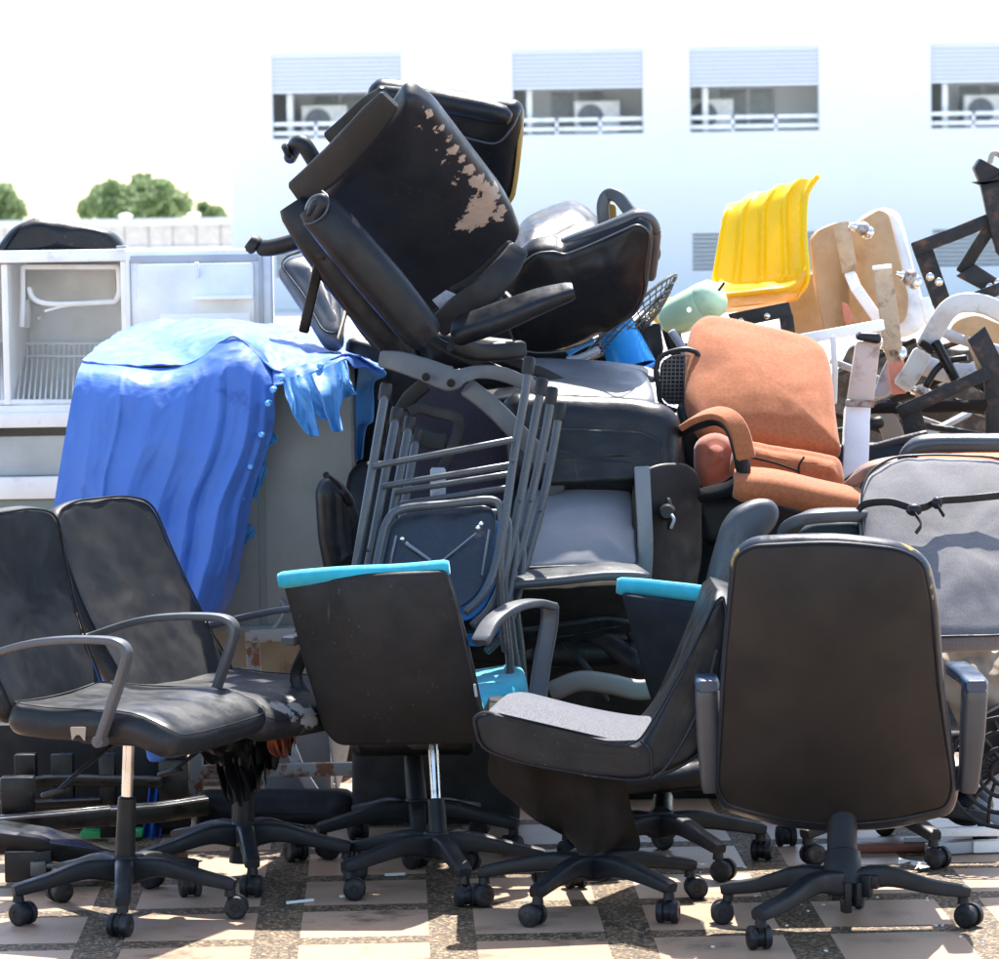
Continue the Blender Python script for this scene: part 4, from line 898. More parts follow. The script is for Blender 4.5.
t = thing('topmost_chair', 'smooth black chair back at the very top of the pile behind the scuffed chair', 'office chair', P(450, 340, 10.5))
g, pp = PS([(366, 106), (369, 86), (378, 79), (440, 90), (502, 101), (516, 102), (522, 112), (520, 150), (514, 195), (500, 212), (430, 200), (380, 150)], (10.35, 445, 145, -.1, .1), .03, .05, .035, [10, 12, 8, 40, 16, 8, 8, 30, 10, 16, 30, 30], bf=.01, pipe=None) , None
part('backrest', g, 'leather_soft', t)
part('headrest_roll', TB([(380, 92, 10.33), (440, 102, 10.27), (495, 113, 10.22), (508, 118, 10.21)], [.02, .03, .03, .02], 14), 'leather_soft', t)
part('seam', J(TB([(456, 134, 10.28), (475, 140, 10.26), (497, 143, 10.23), (512, 128, 10.21), (520, 110, 10.21)], .003, 6)), 'leather_grey', t)
part('worn_edge', BR([(521, 112, 10.28), (519, 150, 10.29), (514, 190, 10.33), (508, 203, 10.36)], .012, .05, (0, -1, 0), 5), 'mustard', t)
part('arm_post', TB([(290, 158, 10.25), (296, 145, 10.2), (303, 144, 10.18), (312, 157, 10.18), (322, 175, 10.2)], [.018, .022, .0225, .0225, .021], 14), 'plastic_grey', t)
part('arm_cap', lathe(P(284, 153, 10.2), P(290, 150, 10.2), [(0, .018), (.3, .023), (.8, .023), (1, .018)], 16), 'plastic_grey', t)

g, pp = PS([(277, 270), (284, 261), (312, 250), (332, 256), (345, 300), (344, 345), (325, 345), (302, 308)], (10.6, 310, 290, 0, -.3), .03, .05, .04, 10, bf=.01, pipe=(.03, .012, .003))
t = thing('office_chair', 'rounded grey black backrest behind the slanting cushion, beside the open fridge door', 'office chair', P(310, 350, 10.6))
part('pad', g, 'leather_grey', t); part('piping', pp, 'leather', t)

t = thing('black_armchair', 'black armchair on its back at the upper right of the chair pile with padded rim', 'armchair', P(580, 370, 10.4))
g, pp = PS([(498, 290), (514, 262), (532, 246), (552, 244), (562, 247), (600, 233), (640, 216), (652, 224), (654, 240), (648, 290), (640, 310), (602, 336), (560, 352), (512, 350)], (10.3, 580, 290, 0, .15), .03, .08, .04, [30, 14, 14, 10, 10, 30, 12, 10, 14, 20, 14, 20, 30, 30], bf=.02, wr=.006, wscale=7, pipe=(.026, .01, .0028))
b_ = part('backrest', g, 'leather_soft', t); part('piping', pp, 'leather_grey', b_)
part('rim', BR([(556, 248, 10.28), (575, 240, 10.26), (600, 231, 10.24), (625, 221, 10.22), (640, 216, 10.22), (651, 222, 10.24), (654, 240, 10.27), (650, 275, 10.32)], .04, .035, (-.1, -.5, 1), 6, .016), 'leather_grey', t)
part('seat', PS([(508, 245), (520, 222), (545, 208), (570, 201), (585, 206), (602, 222), (606, 236), (560, 262), (520, 280)], (10.6, 560, 235, 0, -.7), .03, .06, .04, [14, 20, 20, 12, 12, 14, 12, 20, 20], bf=.012, pipe=None), 'leather_soft', t)
part('arm_loop', BR([(604, 224, 10.4), (603, 205, 10.4), (608, 195, 10.4), (618, 197, 10.38), (627, 208, 10.36), (636, 220, 10.34)], .035, .026, TOCAM, 6), 'arm_grey', t)
part('arm_lining', PS([(606, 202), (616, 205), (617, 224), (606, 226)], (10.43, 611, 212), .004, .01, .004, 3), 'mustard', t)
part('hinge_cap', J(ball(P(655, 253, 10.35), .02, (.8, 1, 1.3), 8), TB([(651, 262, 10.35), (650, 275, 10.36)], .01)), 'plastic_grey', t)

g = BR([(460, 331, 9.8), (500, 317, 9.76), (540, 301, 9.74), (568, 292, 9.74)], .082, .05, (-.2, -.6, .8), 6, .022, scl=[(1.1, 1.1), (1.15, 1.1), (.95, .95), (.7, .75)])
t = thing('padded_armrest', 'long padded black armrest pointing right below the black armchair', 'armrest', P(510, 345, 9.8))
part('pad', g, 'leather_soft', t)
part('support', BR([(455, 345, 9.85), (480, 352, 9.9), (520, 350, 9.95)], .05, .04, TOCAM, 4), 'plastic', t)

# dark chairs added to fill the inside of the pile with shade
def inner(label, poly, Y, name='added_dark_chair', more=(), mat='leather'):
    t = thing(name, label, 'chair', P(sum(p[0] for p in poly) / len(poly), max(p[1] for p in poly), Y[0] + .1), 'chairs added to darken the pile')
    part('backrest', PS(poly, Y, .03, .05, .035, 14, bf=.01, wr=.005), mat, t)
    for p in more: part('frame_bar', BR(p, .03, .02, TOCAM), 'plastic', t)
inner('black filler seat added below the padded armrest at the heart of the pile', [(400, 320), (470, 335), (560, 345), (650, 330), (662, 372), (540, 380), (420, 378)], (10.6, 530, 350, 0, 0), more=([(395, 318, 10.2), (450, 350, 10.15), (520, 380, 10.1)], [(470, 345, 10.1), (540, 372, 10.05), (590, 400, 10.1)]))
inner('black filler seat added between the upturned mesh chair and the cabinet', [(345, 335), (420, 350), (430, 470), (400, 560), (350, 560)], (10.55, 380, 450, 0, 0), more=([(345, 300, 10.1), (365, 330, 10.1), (385, 352, 10.1)],))
inner('black filler chair back added under the wide cushioned chair', [(500, 490), (640, 480), (735, 500), (735, 620), (520, 600)], (10.5, 610, 540, 0, 0))
inner('black filler seat added behind the stools and the thin grey seat', [(380, 590), (560, 590), (690, 610), (690, 720), (540, 740), (370, 735)], (10.1, 530, 660, 0, 0), more=([(560, 660, 9.8), (620, 640, 9.8), (690, 660, 9.8)],))
inner('black filler seat added under the rust orange armchair', [(676, 400), (720, 400), (860, 520), (880, 600), (880, 700), (690, 700)], (10.1, 780, 600, 0, 0))
inner('black filler chair back added low behind the second row of chair legs', [(480, 730), (560, 730), (700, 730), (860, 735), (860, 802), (640, 802), (480, 806)], (10.35, 620, 790, 0, 0), mat='leather_back')
inner('dark filler seat added behind the low rusty frame', [(352, 690), (420, 690), (520, 720), (520, 830), (430, 836), (352, 834)], (9.98, 430, 780, 0, 0), mat='leather_back')

# level seats added inside the pile to shade the floor
def hidden_seat(label, px, Y, z, w, d, more=()):
    c = V((P(px, 600, Y).x, Y, z)); t = thing('added_dark_chair', label, 'chair', (c.x, c.y, z - .05), 'chairs added to darken the pile')
    cn = roundpoly([(-w / 2, -d / 2), (w / 2, -d / 2), (w / 2, d / 2), (-w / 2, d / 2)], .06, 4, .05)
    part('seat', slab(cn, lambda a, b: c + V((a, b, .02 * math.sin(a * 9))), .03, .04, .03, bf=.01, unit=1, ref=c + V((0, 0, 4)), wr=.003), 'leather', t)
    part('backrest', slab(roundpoly([(-w * .42, 0), (w * .42, 0), (w * .36, .4), (-w * .36, .4)], .06, 4, .05), lambda a, b: c + V((a, d / 2 + .04 + b * .25, b + .02)), .025, .03, .025, unit=1, wr=.003), 'leather', t)
hidden_seat('unseen black chair added level deep behind the turquoise-topped chair', 430, 9.95, .52, .62, .5)
hidden_seat('unseen black chair added level deep behind the grey-seated chair', 640, 9.9, .50, .62, .5)
hidden_seat('unseen black chair added level deep behind the large high-backed chair', 790, 9.85, .55, .62, .55)
hidden_seat('unseen black chair added level deep behind the grey strapped chair', 945, 9.9, .55, .62, .55)
hidden_seat('black chair added high in the middle of the pile below the thick slanting cushion', 490, 10.5, 1.08, .45, .5)

inner('black filler rail added low under the rusty stand', [(195, 790), (355, 789), (355, 834), (195, 836)], (10.02, 290, 812, 0, 0), mat='leather_back')

# ================================================================== refrigerator
YF = 11.3
t = thing('refrigerator', 'old cream refrigerator with its door swung open, a black cushion on its top', 'refrigerator', P(40, 700, YF + .3))
fx = lambda px: P(px, 300, YF).x
fz = lambda py: P(60, py, YF).z
xl, xr, D = fx(-70), fx(128), .55
zt0, zt1, zm, zb = fz(250), fz(262), fz(406), 0.02
part('top_panel', box(((xl + xr) / 2, YF + D / 2, (zt0 + zt1) / 2), (xr - xl, D, zt0 - zt1), bev=.006), 'whitemetal', t)
for a, b_ in ((xl, xl + .03), (xr - .022, xr)):
    part('side_panel', box(((a + b_) / 2, YF + D / 2 + .005, (zt1 + zb) / 2), (b_ - a, D - .01, zt1 - zb - .002), bev=.003), 'cream', t)
part('back_panel', box(((xl + xr) / 2, YF + D - .02, (zt1 + zb) / 2), (xr - xl - .056, .03, zt1 - zb - .01), bev=0), 'cream', t)
part('inner_wall', box((fx(4), YF + .27, (zt1 + zm) / 2), (.02, .5, zt1 - zm - .01), bev=.004), 'cream', t)
part('inner_floor', box(((xl + xr) / 2, YF + .26, zm - .012), (xr - xl - .07, .5, .03), bev=.006), 'cream', t)
part('front_sill', box(((xl + xr) / 2, YF + .015, (fz(412) + fz(427)) / 2), (xr - xl - .05, .05, fz(412) - fz(427)), bev=.005), 'whitemetal', t)
part('hinge_plate', box((fx(124), YF - .02, zt0 + .006), (.03, .05, .008), bev=.002), 'gasket', t)
def hl(pts, r=.0045, Y=YF + .1): return TB([(x, y, Y) for x, y in pts], r, 8, 3)
fzr = part('freezer_frame', J(hl([(24, 267), (60, 267), (118, 267)], .008), hl([(23, 267), (23, 300), (22, 326)], .008), hl([(118, 267), (119, 290), (116, 300), (108, 302), (60, 304), (40, 302), (32, 296), (29, 288)], .008), hl([(108, 302), (70, 305), (45, 311)], .004)), 'white', t)
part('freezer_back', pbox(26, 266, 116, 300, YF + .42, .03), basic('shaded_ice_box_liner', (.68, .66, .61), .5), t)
part('thermostat', J(pbox(20, 300, 30, 328, YF + .4, .05), lathe(P(39, 318, YF + .45), P(39, 318, YF + .43), [(0, .009), (1, .007)], 10)), 'cream', t)
sh = []
yb_, yf_ = YF + .42, YF + .03
sh += [TB([(17, 344, yb_), (130, 343, yb_)], .005, 6, 1), TB([(12, 356, yb_ - .02), (128, 357, yb_ - .02)], .005, 6, 1), TB([(-30, 402, yf_), (4, 402, yf_), (125, 402, yf_)], .009, 6, 1), TB([(2, 344, yb_), (2, 402, yf_)], .006, 6, 1), TB([(4, 350, yb_), (7, 402, yf_)], .006, 6, 1)]
for i in range(22):
    x = 17 + i * 5.2; sh.append(TB([(x, 344, yb_), (x, 357, yb_ - .02), (x * 1.06 - 6, 402, yf_)], .0028, 5, 1))
part('wire_shelf', J(*sh), 'wire', t)
part('lower_liner', box(((xl + xr) / 2, YF + .04, (fz(436) + fz(476)) / 2), (xr - xl - .06, .03, fz(436) - fz(476)), bev=.006), basic('grey_crisper_panel', (.36, .375, .37), .4), t)
part('crisper_trim', box(((xl + xr) / 2, YF - .005, (fz(476) + fz(498)) / 2), (xr - xl - .06, .05, fz(476) - fz(498)), bev=.006), 'whitemetal', t)
part('crisper_drawer', box(((xl + xr) / 2, YF + .03, (fz(499) + fz(640)) / 2), (xr - xl - .06, .03, fz(499) - fz(640)), bev=.004), 'glass', t)
# door: opened flat to the right
dr = part('door', pbox(125, 251, 276, 440, YF - .03, .045, .006), 'whitemetal', t)
part('gasket', J(pbox(129, 260, 134, 436, YF - .037, .012, .002), pbox(258, 256, 266, 436, YF - .045, .02, .002), pbox(130, 256, 262, 261, YF - .037, .012, .002), pbox(270, 254, 276, 440, YF - .05, .025, .003)), 'gasket', dr)
part('door_liner', J(pbox(136, 264, 257, 434, YF - .055, .03, .012), pbox(194, 262, 199, 278, YF - .075, .03, .005)), basic('white_door_liner', (.7, .7, .67), .35), dr)
part('door_shelf', J(pbox(192, 296, 252, 299, YF - .10, .05, .003), pbox(160, 314, 250, 330, YF - .09, .008, .003)), 'cream', dr)
t = thing('curved_cushion', 'curved black chair back lying on top of the refrigerator', 'cushion', P(60, 250, YF + .2))
g, pp = PS([(-6, 252), (2, 240), (14, 226), (34, 218), (60, 220), (100, 227), (114, 232), (122, 241), (127, 252)], (YF + .12, 60, 238, 0, 0), .05, .07, .04, [6, 14, 14, 16, 30, 16, 8, 8, 4], bf=.0, pipe=(.046, .045, .0025), wr=.0006, cen=(60, 240))
part('pad', g, 'leather_soft', t); part('piping', pp, 'leather', t)
part('side_flange', TB([(2, 252, YF + .06), (8, 240, YF + .06), (18, 228, YF + .08), (34, 219, YF + .12)], .006), 'leather_blue', t)

# ================================================================== cabinet on its rusty frame
YC = 10.35
t = thing('metal_cabinet', 'grey green sheet metal cabinet under the blue tarpaulin', 'cabinet', P(220, 640, YC + .3))
part('body', pbox(84, 369, 357, 631, YC, .62, .012), 'cabinet', t)
part('door_panel', J(pbox(262.5, 374, 355, 626, YC - .006, .01, .003), pbox(90, 374, 260.5, 626, YC - .006, .01, .003)), 'cabinet', t)
part('bottom_lip', pbox(225, 626, 300, 634, YC - .02, .05, .01), 'cabinet', t)
part('cable', TB([(252, 633, YC - .03), (270, 630, YC - .04), (280, 620, YC - .05), (284, 607, YC - .04), (281, 600, YC - .01)], .004, 6), 'silver', t)
t = thing('steel_stand', 'rusty white painted steel stand under the grey cabinet', 'stand', P(290, 790, YC + .1))
fr = [((252, 633), (256, 700)), ((190, 772), (385, 768)), ((376, 735), (378, 770)), ((250, 636), (350, 632)), ((196, 690), (197, 836)), ((352, 632), (354, 700)), ((297, 778), (330, 822))]
for k_, (a, b_) in enumerate(fr[:6]):
    part('frame_bar', BR([(a[0], a[1], YC - .12 - k_ * .006), (b_[0], b_[1], YC - .12 - k_ * .006)], .036, .03, (0, 1, 0), 1, .004), 'rust', t)
part('frame_bar', BR([(280, 720, YC), (300, 770, YC), (345, 840, YC)], .03, .02, (0, 1, 0), 1, .004), 'silver', t)
part('rear_panel', pbox(188, 700, 356, 800, YC + .5, .02), 'blackmetal', t)  # dark panel added behind the stand to close off bright floor
part('back_panel', pbox(170, 630, 352, 716, YC + .3, .02), basic('dirty_beige_panel', (.26, .24, .2), .7, dirt=(.14, .09, .05), dscale=9), t)
t = thing('dented_box', 'grey sheet metal housing standing under the rusty stand', 'housing', P(300, 830, 10.6))
part('body', pbox(262, 716, 332, 800, 10.6, .3, .01), basic('dull_blue_grey_metal', (.15, .16, .17), .6), t)
part('side_flap', pq([(330, 735, 10.55), (352, 735, 10.6), (345, 770, 10.6), (338, 792, 10.55)], .01), basic('grey_metal_flap', (.22, .23, .24), .6), t)

# ================================================================== tarpaulin
tp = thing('tarpaulin', 'creased blue tarpaulin with snap buttons draped over the grey cabinet', 'tarpaulin', P(180, 700, 10.0))
def crease(x, w): return max(0.0, 1 - abs(x) / w) ** 1.2
def folds(u, v, p):
    a = min(1, v * 2.5)
    wob = .035 * noise.noise(V((u * 2, v * 2.4, 1))) + .012 * noise.noise(V((u * 6, v * 7, 3)))
    y = 0
    # fan of soft folds hanging from the raised apex and long slanting folds at the right edge
    for c, k, w, h_ in ((.13, .02, .06, .016), (.25, .0, .018, .020), (.43, -.18, .07, .020), (.56, -.05, .05, .018), (.73, -.12, .05, .034), (.765, -.10, .02, -.014), (.89, -.18, .05, .032), (.955, -.04, .03, .016)):
        y -= h_ * .7 * crease(u + wob - (c + k * (v - .15)), w * (1 + v * .5)) * a
    n1 = noise.noise(V((u * 4, v * 3, 5))); n2 = noise.noise(V((u * 15 + v * 8, v * 9, 9))); r1 = abs(noise.noise(V((u * 8 - v * 5, v * 8, 2)))); r2 = abs(noise.noise(V((u * 17 + v * 9, v * 15 - u * 6, 12))))
    return (0, y + n1 * .022 + n2 * .002 + .010 * abs(noise.noise(V((u * 4 - v * 6, v * 5 + u * 3, 2)))) + r2 * .004, n2 * .002)
rowsB = [[(82, 362, 10.4), (112, 364, 10.32), (150, 368, 10.28), (190, 364, 10.26), (218, 344, 10.26), (240, 339, 10.26), (262, 352, 10.26), (275, 372, 10.26)],
         [(76, 378, 10.28), (120, 385, 10.2), (170, 388, 10.18), (210, 380, 10.17), (240, 372, 10.17), (274, 385, 10.2)],
         [(66, 430, 10.22), (120, 438, 10.14), (180, 440, 10.12), (235, 440, 10.12), (273, 430, 10.18)],
         [(56, 490, 10.18), (120, 500, 10.1), (180, 500, 10.1), (226, 500, 10.1), (254, 490, 10.16)],
         [(48, 550, 10.16), (110, 560, 10.08), (160, 560, 10.06), (215, 560, 10.06), (243, 548, 10.14)],
         [(44, 600, 10.15), (100, 620, 10.05), (150, 620, 10.03), (195, 618, 10.03), (229, 604, 10.13)],
         [(60, 680, 10.15), (100, 705, 10.0), (140, 700, 10.0), (170, 690, 10.0), (200, 640, 10.08)]]
part('front_sheet', grid(rowsB, 170, 170, folds, .004), 'tarp', tp, smooth=80)
def crinkle(u, v, p):
    n = noise.noise(V((u * 6, v * 3, 3))); k = 1 + 1.6 * (u > .6)
    r1 = abs(noise.noise(V((u * 8 + v * 4, v * 5 - u * 3, 4)))); r2 = abs(noise.noise(V((u * 22, v * 12, 8))))
    return (0, 0, n * .010 - r1 * .010 - r2 * .004 * k + .006)
rowsA = [[(136, 326, 11.05), (165, 321, 11.05), (220, 320, 11.05), (270, 325, 11.0), (320, 331, 10.95), (352, 340, 10.9), (368, 352, 10.85)],
         [(112, 338, 10.8), (165, 334, 10.8), (220, 328, 10.8), (270, 334, 10.75), (320, 343, 10.7), (352, 350, 10.65), (376, 362, 10.6)],
         [(94, 350, 10.55), (150, 350, 10.55), (200, 342, 10.5), (240, 334, 10.45), (275, 346, 10.45), (320, 354, 10.42), (355, 357, 10.42), (382, 366, 10.42)],
         [(82, 362, 10.4), (112, 364, 10.32), (150, 368, 10.28), (190, 364, 10.26), (222, 342, 10.26), (240, 338, 10.26), (275, 370, 10.22), (310, 366, 10.22), (350, 356, 10.25), (384, 372, 10.32)]]
part('top_sheet', grid(rowsA, 120, 70, crinkle, .004), 'tarp', tp, smooth=80)
rowsC = [[(272, 368, 10.24), (300, 366, 10.22), (325, 362, 10.22), (345, 356, 10.24), (362, 357, 10.3), (383, 369, 10.34)],
         [(274, 385, 10.18), (300, 378, 10.15), (322, 371, 10.15), (342, 361, 10.2), (362, 368, 10.27), (384, 374, 10.32)]]
part('top_edge', grid(rowsC, 50, 10, lambda u, v, p: (0, .012 * noise.noise(V((u * 14, v, 1))), .012 * noise.noise(V((u * 9, v * 2, 7)))), .004), 'tarp', tp, smooth=80)
def strip(rows, seed, thick=.004): return grid(rows, 16, 26, lambda u, v, p: (.004 * noise.noise(V((u * 3, v * 4, seed))), -.02 * abs(u * 2 - 1) * (.4 + v) - .014 * abs(noise.noise(V((u * 2.4, v * 3, seed)))), 0), thick)
strips = [[[(283, 380, 10.16), (300, 374, 10.16)], [(288, 402, 10.12), (309, 390, 10.12)], [(298, 420, 10.1), (314, 410, 10.1)], [(308, 434, 10.1), (319, 436, 10.06)]],
          [[(296, 378, 10.14), (322, 368, 10.14)], [(303, 395, 10.11), (332, 385, 10.1)], [(315, 413, 10.1), (336, 403, 10.1)], [(326, 419, 10.1), (334, 412, 10.1)]],
          [[(312, 374, 10.12), (341, 360, 10.14)], [(322, 395, 10.06), (343, 385, 10.1)], [(326, 412, 10.06), (341, 402, 10.08)], [(330, 424, 10.06), (340, 418, 10.06)], [(334, 431, 10.06), (343, 431, 10.03)]],
          [[(340, 362, 10.16), (346, 360, 10.18)], [(341, 380, 10.1), (352, 385, 10.12)], [(341, 400, 10.12), (356, 394, 10.12)]],
          [[(357, 358, 10.32), (384, 370, 10.32)], [(358, 375, 10.36), (386, 376, 10.34)], [(357, 392, 10.4), (374, 385, 10.4)], [(357, 420, 10.42), (374, 418, 10.42)], [(357, 432, 10.44), (366, 428, 10.44)], [(357, 462, 10.45), (362, 458, 10.45)]]]
for i, s in enumerate(strips): part('torn_strip', strip(s, i * 3.1), 'tarp2', tp, smooth=80)
for i, s in enumerate([[[(262, 432, 10.19), (268, 428, 10.22)], [(266, 445, 10.19), (277, 437, 10.22)], [(262, 450, 10.19), (266, 448, 10.22)]],
                       [[(258, 453, 10.19), (268, 453, 10.22)], [(252, 478, 10.19), (264, 476, 10.22)], [(249, 496, 10.17), (256, 498, 10.22)]],
                       [[(245, 522, 10.17), (250, 524, 10.22)], [(244, 535, 10.17), (256, 533, 10.22)], [(240, 546, 10.17), (246, 542, 10.22)]],
                       [[(236, 565, 10.15), (240, 570, 10.2)], [(228, 585, 10.15), (239, 580, 10.2)], [(214, 606, 10.13), (226, 598, 10.2)]]]):
    part('edge_flap', strip(s, i + 20), basic('blue_flap_underside', (.02, .15, .36), .5), tp, smooth=80)
for x, y in ((281, 378), (268, 404), (261, 435), (250, 467), (241, 499), (236, 527), (228, 560), (212, 590), (320, 366), (273, 390)):
    c = P(x, y, 10.12)
    part('snap_button', J(lathe(c + V((0, .04, 0)), c + V((0, 0, 0)), [(0, .0095), (.85, .0095), (1, .006)], 16)), basic('light_blue_snap', (.08, .3, .62), .3) if 'snapm' not in M else M['snapm'], tp)
    M['snapm'] = bpy.data.materials['light_blue_snap']
solo('tarpaulin_offcut', grid([[(150, 738, 9.95), (172, 738, 9.95)], [(150, 790, 9.85), (166, 790, 9.85)], [(142, 842, 9.8), (158, 842, 9.8)]], 16, 30, lambda u, v, p: (0, .02 * math.sin(u * 9), 0), .004), basic('deep_blue_plastic_sheet', (.01, .05, .22), .4), 'strip of deep blue plastic sheet hanging between the black racks under the left chairs', 'plastic sheet')
solo('fold_of_cloth', PS([(144, 742), (172, 742), (172, 756), (160, 762), (148, 762)], (9.6, 158, 750), .01, .02, .01, 5, wr=.006), 'tarp', 'blue crumpled bit of tarpaulin under the seat of the left task chair', 'tarpaulin scrap')

# ================================================================== black racks on the floor at the left
t = thing('steel_rack', 'black steel rack of uprights and rails lying behind the left task chair', 'rack', P(60, 860, 9.6))
for x0, x1, y0, y1, Y in ((14, 36, 755, 785, 9.7), (50, 74, 755, 826, 9.7), (0, 34, 778, 820, 9.45), (158, 190, 760, 828, 9.8), (98, 116, 755, 838, 9.7)):
    part('upright', pbox(x0, y0, x1, y1, Y, .05, .004), 'blackmetal', t)
for pts, w in (([(-10, 826, 9.4), (60, 820, 9.42), (110, 815, 9.44)], 1), ([(110, 816, 9.44), (160, 812, 9.46), (206, 805, 9.5)], 1), ([(0, 784, 9.7), (60, 780, 9.7), (160, 782, 9.7)], .6), ([(0, 806, 9.7), (100, 802, 9.7)], .5)):
    part('rail', BR(pts, .012 * w * 2, .05 * w, (0, 0, 1), 1, .003), 'blackmetal', t)
    part('rail_flange', BR([(x, y - 7 * w, Y - .01) for x, y, Y in pts], .05 * w, .006, (0, 0, 1), 1, .002), 'tube', t)
t = thing('metal_tray', 'black pressed steel box lying on the floor at the left edge', 'metal box', P(50, 880, 9.1))
part('lid', BR([(-6, 836, 9.12), (44, 843, 9.10), (80, 851, 9.12), (116, 862, 9.18)], .13, .045, (0, -.12, 1), 1, .004), 'blackmetal', t)
part('lid_edge', BR([(2, 834, 9.0), (40, 839, 8.98), (48, 842, 8.98)], .02, .012, (0, -.3, 1), 1, .003), 'leather_blue', t)
part('body', pbox(4, 852, 52, 882, 9.02, .2, .004), 'blackmetal', t)
part('hasp', J(pbox(30, 862, 46, 876, 9.0, .02, .003), pbox(46, 864, 62, 868, 9.0, .02, .003)), 'tube', t)
t = thing('chrome_rail', 'pale metal rail lying behind the black racks under the left chairs', 'rail', P(60, 800, 10.0))
part('rail', BR([(-10, 772, 10.1), (50, 770, 10.1), (104, 768, 10.1)], .06, .05, TOCAM, 1, .006), 'silver', t)
for x0, y0, x1, y1, lbl in ((80, 832, 108, 838, 'green plastic strip on the floor behind the left task chair base'), (128, 831, 142, 837, 'short green plastic piece right of the left task chair column'), (86, 804, 104, 812, 'green plastic bit showing between the black rack rails')):
    solo('plastic_strip', pbox(x0, y0, x1, y1, 9.75, .06, .004), 'green', lbl, 'plastic strip', 'green plastic strips')
t = thing('dark_fill_panel', 'large black panel added low as dark fill behind the racks and left chairs', 'panel', P(120, 840, 10.25))  # black panels added to fill and shade the gap behind the racks
part('panel', pbox(-20, 725, 188, 836, 9.95, .05, .01), basic('matt_black_panel', (.012, .012, .013), .7), t)
part('panel', pbox(110, 745, 188, 846, 9.86, .03, .01), bpy.data.materials['matt_black_panel'], t)

# ================================================================== fan, bucket, motor
t = thing('fan_grille', 'round wire fan guard poking out right of the black armchair', 'fan guard', P(632, 345, 10.6))
cg = P(630, 318, 10.55); ax1 = (P(668, 276, 10.5) - P(592, 356, 10.5)) * .5; ax2 = V((.10, .12, .055)).normalized() * .13; nn = ax1.cross(ax2).normalized()
ring = lambda k, dz=0: [cg + ax1 * math.cos(a) * k + ax2 * math.sin(a) * k + nn * dz for a in [2 * PI * i / 40 for i in range(40)]]
part('outer_ring', tube(ring(1), .005, 8, 1, True), 'darkwire', t)
part('wires', J(*[tube(ring(k, -.05 * (1 - k * k)), .0022, 5, 1, True) for k in (.25, .45, .62, .76, .88)] +
     [tube([cg + (ax1 * math.cos(a) + ax2 * math.sin(a)) * k + nn * (-.05 * (1 - k * k)) for k in (.1, .35, .6, .8, 1)], .0018, 5, 1) for a in [2 * PI * i / 36 for i in range(36)]]), 'darkwire', t)
part('fan_hub', lathe(cg - nn * .055, cg - nn * .03, [(0, .02), (1, .03)], 14), 'plastic', t)
t = thing('bucket', 'bright blue plastic bucket tipped below the fan guard', 'bucket', P(632, 372, 10.45))
part('body', lathe(P(612, 318, 10.55), P(634, 371, 10.5), [(0, .052), (.06, .056), (.1, .052), (1, .066), (1, .060), (.2, .046)], 28), 'bluebucket', t)
part('rim', lathe(P(633.5, 369, 10.5), P(635, 373, 10.5), [(0, .066), (.5, .069), (1, .066)], 28), 'bluebucket', t)
part('handle_hole', ball(P(624, 366, 10.43), .008, (1.4, .5, .7), 6), 'plastic', t)
for i, (pts, r, mt, lb_) in enumerate((([(568, 352, 10.4), (580, 345, 10.4), (592, 340, 10.4)], .012, 'bluebucket', 'blue plastic tube lying left of the blue bucket'),
                         ([(568, 360, 10.35), (580, 358, 10.35), (598, 350, 10.35)], .011, 'silver', 'short silver tube lying left of the blue bucket'),
                         ([(672, 332, 10.6), (679, 342, 10.6), (685, 352, 10.6)], .012, 'gasket', 'blue grey tube between the bucket and the orange armchair'))):
    solo('tube_piece', TB(pts, r, 10, 3), mt, lb_, 'tube')
t = thing('motor_housing', 'mint green fan motor housing with a small screw between the fan guard and yellow chair', 'fan motor', P(690, 335, 10.75))
part('casing', lathe(P(662, 324, 10.72), P(721, 294, 10.62), [(0, .012), (.04, .034), (.12, .046), (.3, .054), (.7, .057), (.715, .0555), (.73, .057), (.88, .054), (.96, .043), (1, .02)], 36), 'mint', t)
part('screw', J(lathe(P(689, 310, 10.58), P(689, 310, 10.56), [(0, .009), (1, .007)], 12)), 'chrome', t)
part('oscillation_knob', TB([(719, 290, 10.6), (722, 286, 10.58), (724, 283, 10.57)], .004), 'plastic', t)
part('rear_cap', TB([(655, 318, 10.75), (664, 310, 10.75), (672, 303, 10.75)], .02), 'yellow', t)
t = thing('stand_bracket', 'black plastic bracket between the blue bucket and the green motor', 'bracket', P(650, 370, 10.6))
part('plate', PS([(636, 328), (660, 322), (664, 350), (654, 368), (648, 350), (640, 345)], (10.6, 650, 340), .02, .03, .01, 4), 'plastic', t)
part('arm', BR([(668, 318, 10.7), (672, 335, 10.7), (678, 350, 10.7), (690, 352, 10.7)], .05, .03, TOCAM, 3), 'plastic', t)
t = thing('office_chair', 'small black oval mesh panel left of the orange armchair', 'mesh panel', P(672, 410, 10.15))
mo = [(658, 385), (656, 370), (661, 357), (674, 351), (690, 350), (700, 360), (700, 405), (688, 412), (668, 408), (660, 400)]
part('frame', tube([P(x, y, 10.15) for x, y in mo], .007, 8, 5, True), 'plastic_grey', t)
part('backing', PS([(660, 362), (674, 354), (700, 356), (700, 404), (668, 405), (660, 396)], (10.2, 676, 380), .002, .004, .002, 8), 'mesh', t)
part('mesh', J(*[TB([(660 + i * 4, 354 + abs(i - 6) * .6, 10.16), (657 + i * 4.3, 408, 10.16)], .0014, 4, 1) for i in range(10)] + [TB([(658, 356 + i * 4, 10.16), (700, 356 + i * 4, 10.16)], .0014, 4, 1) for i in range(13)]), 'darkwire', t)

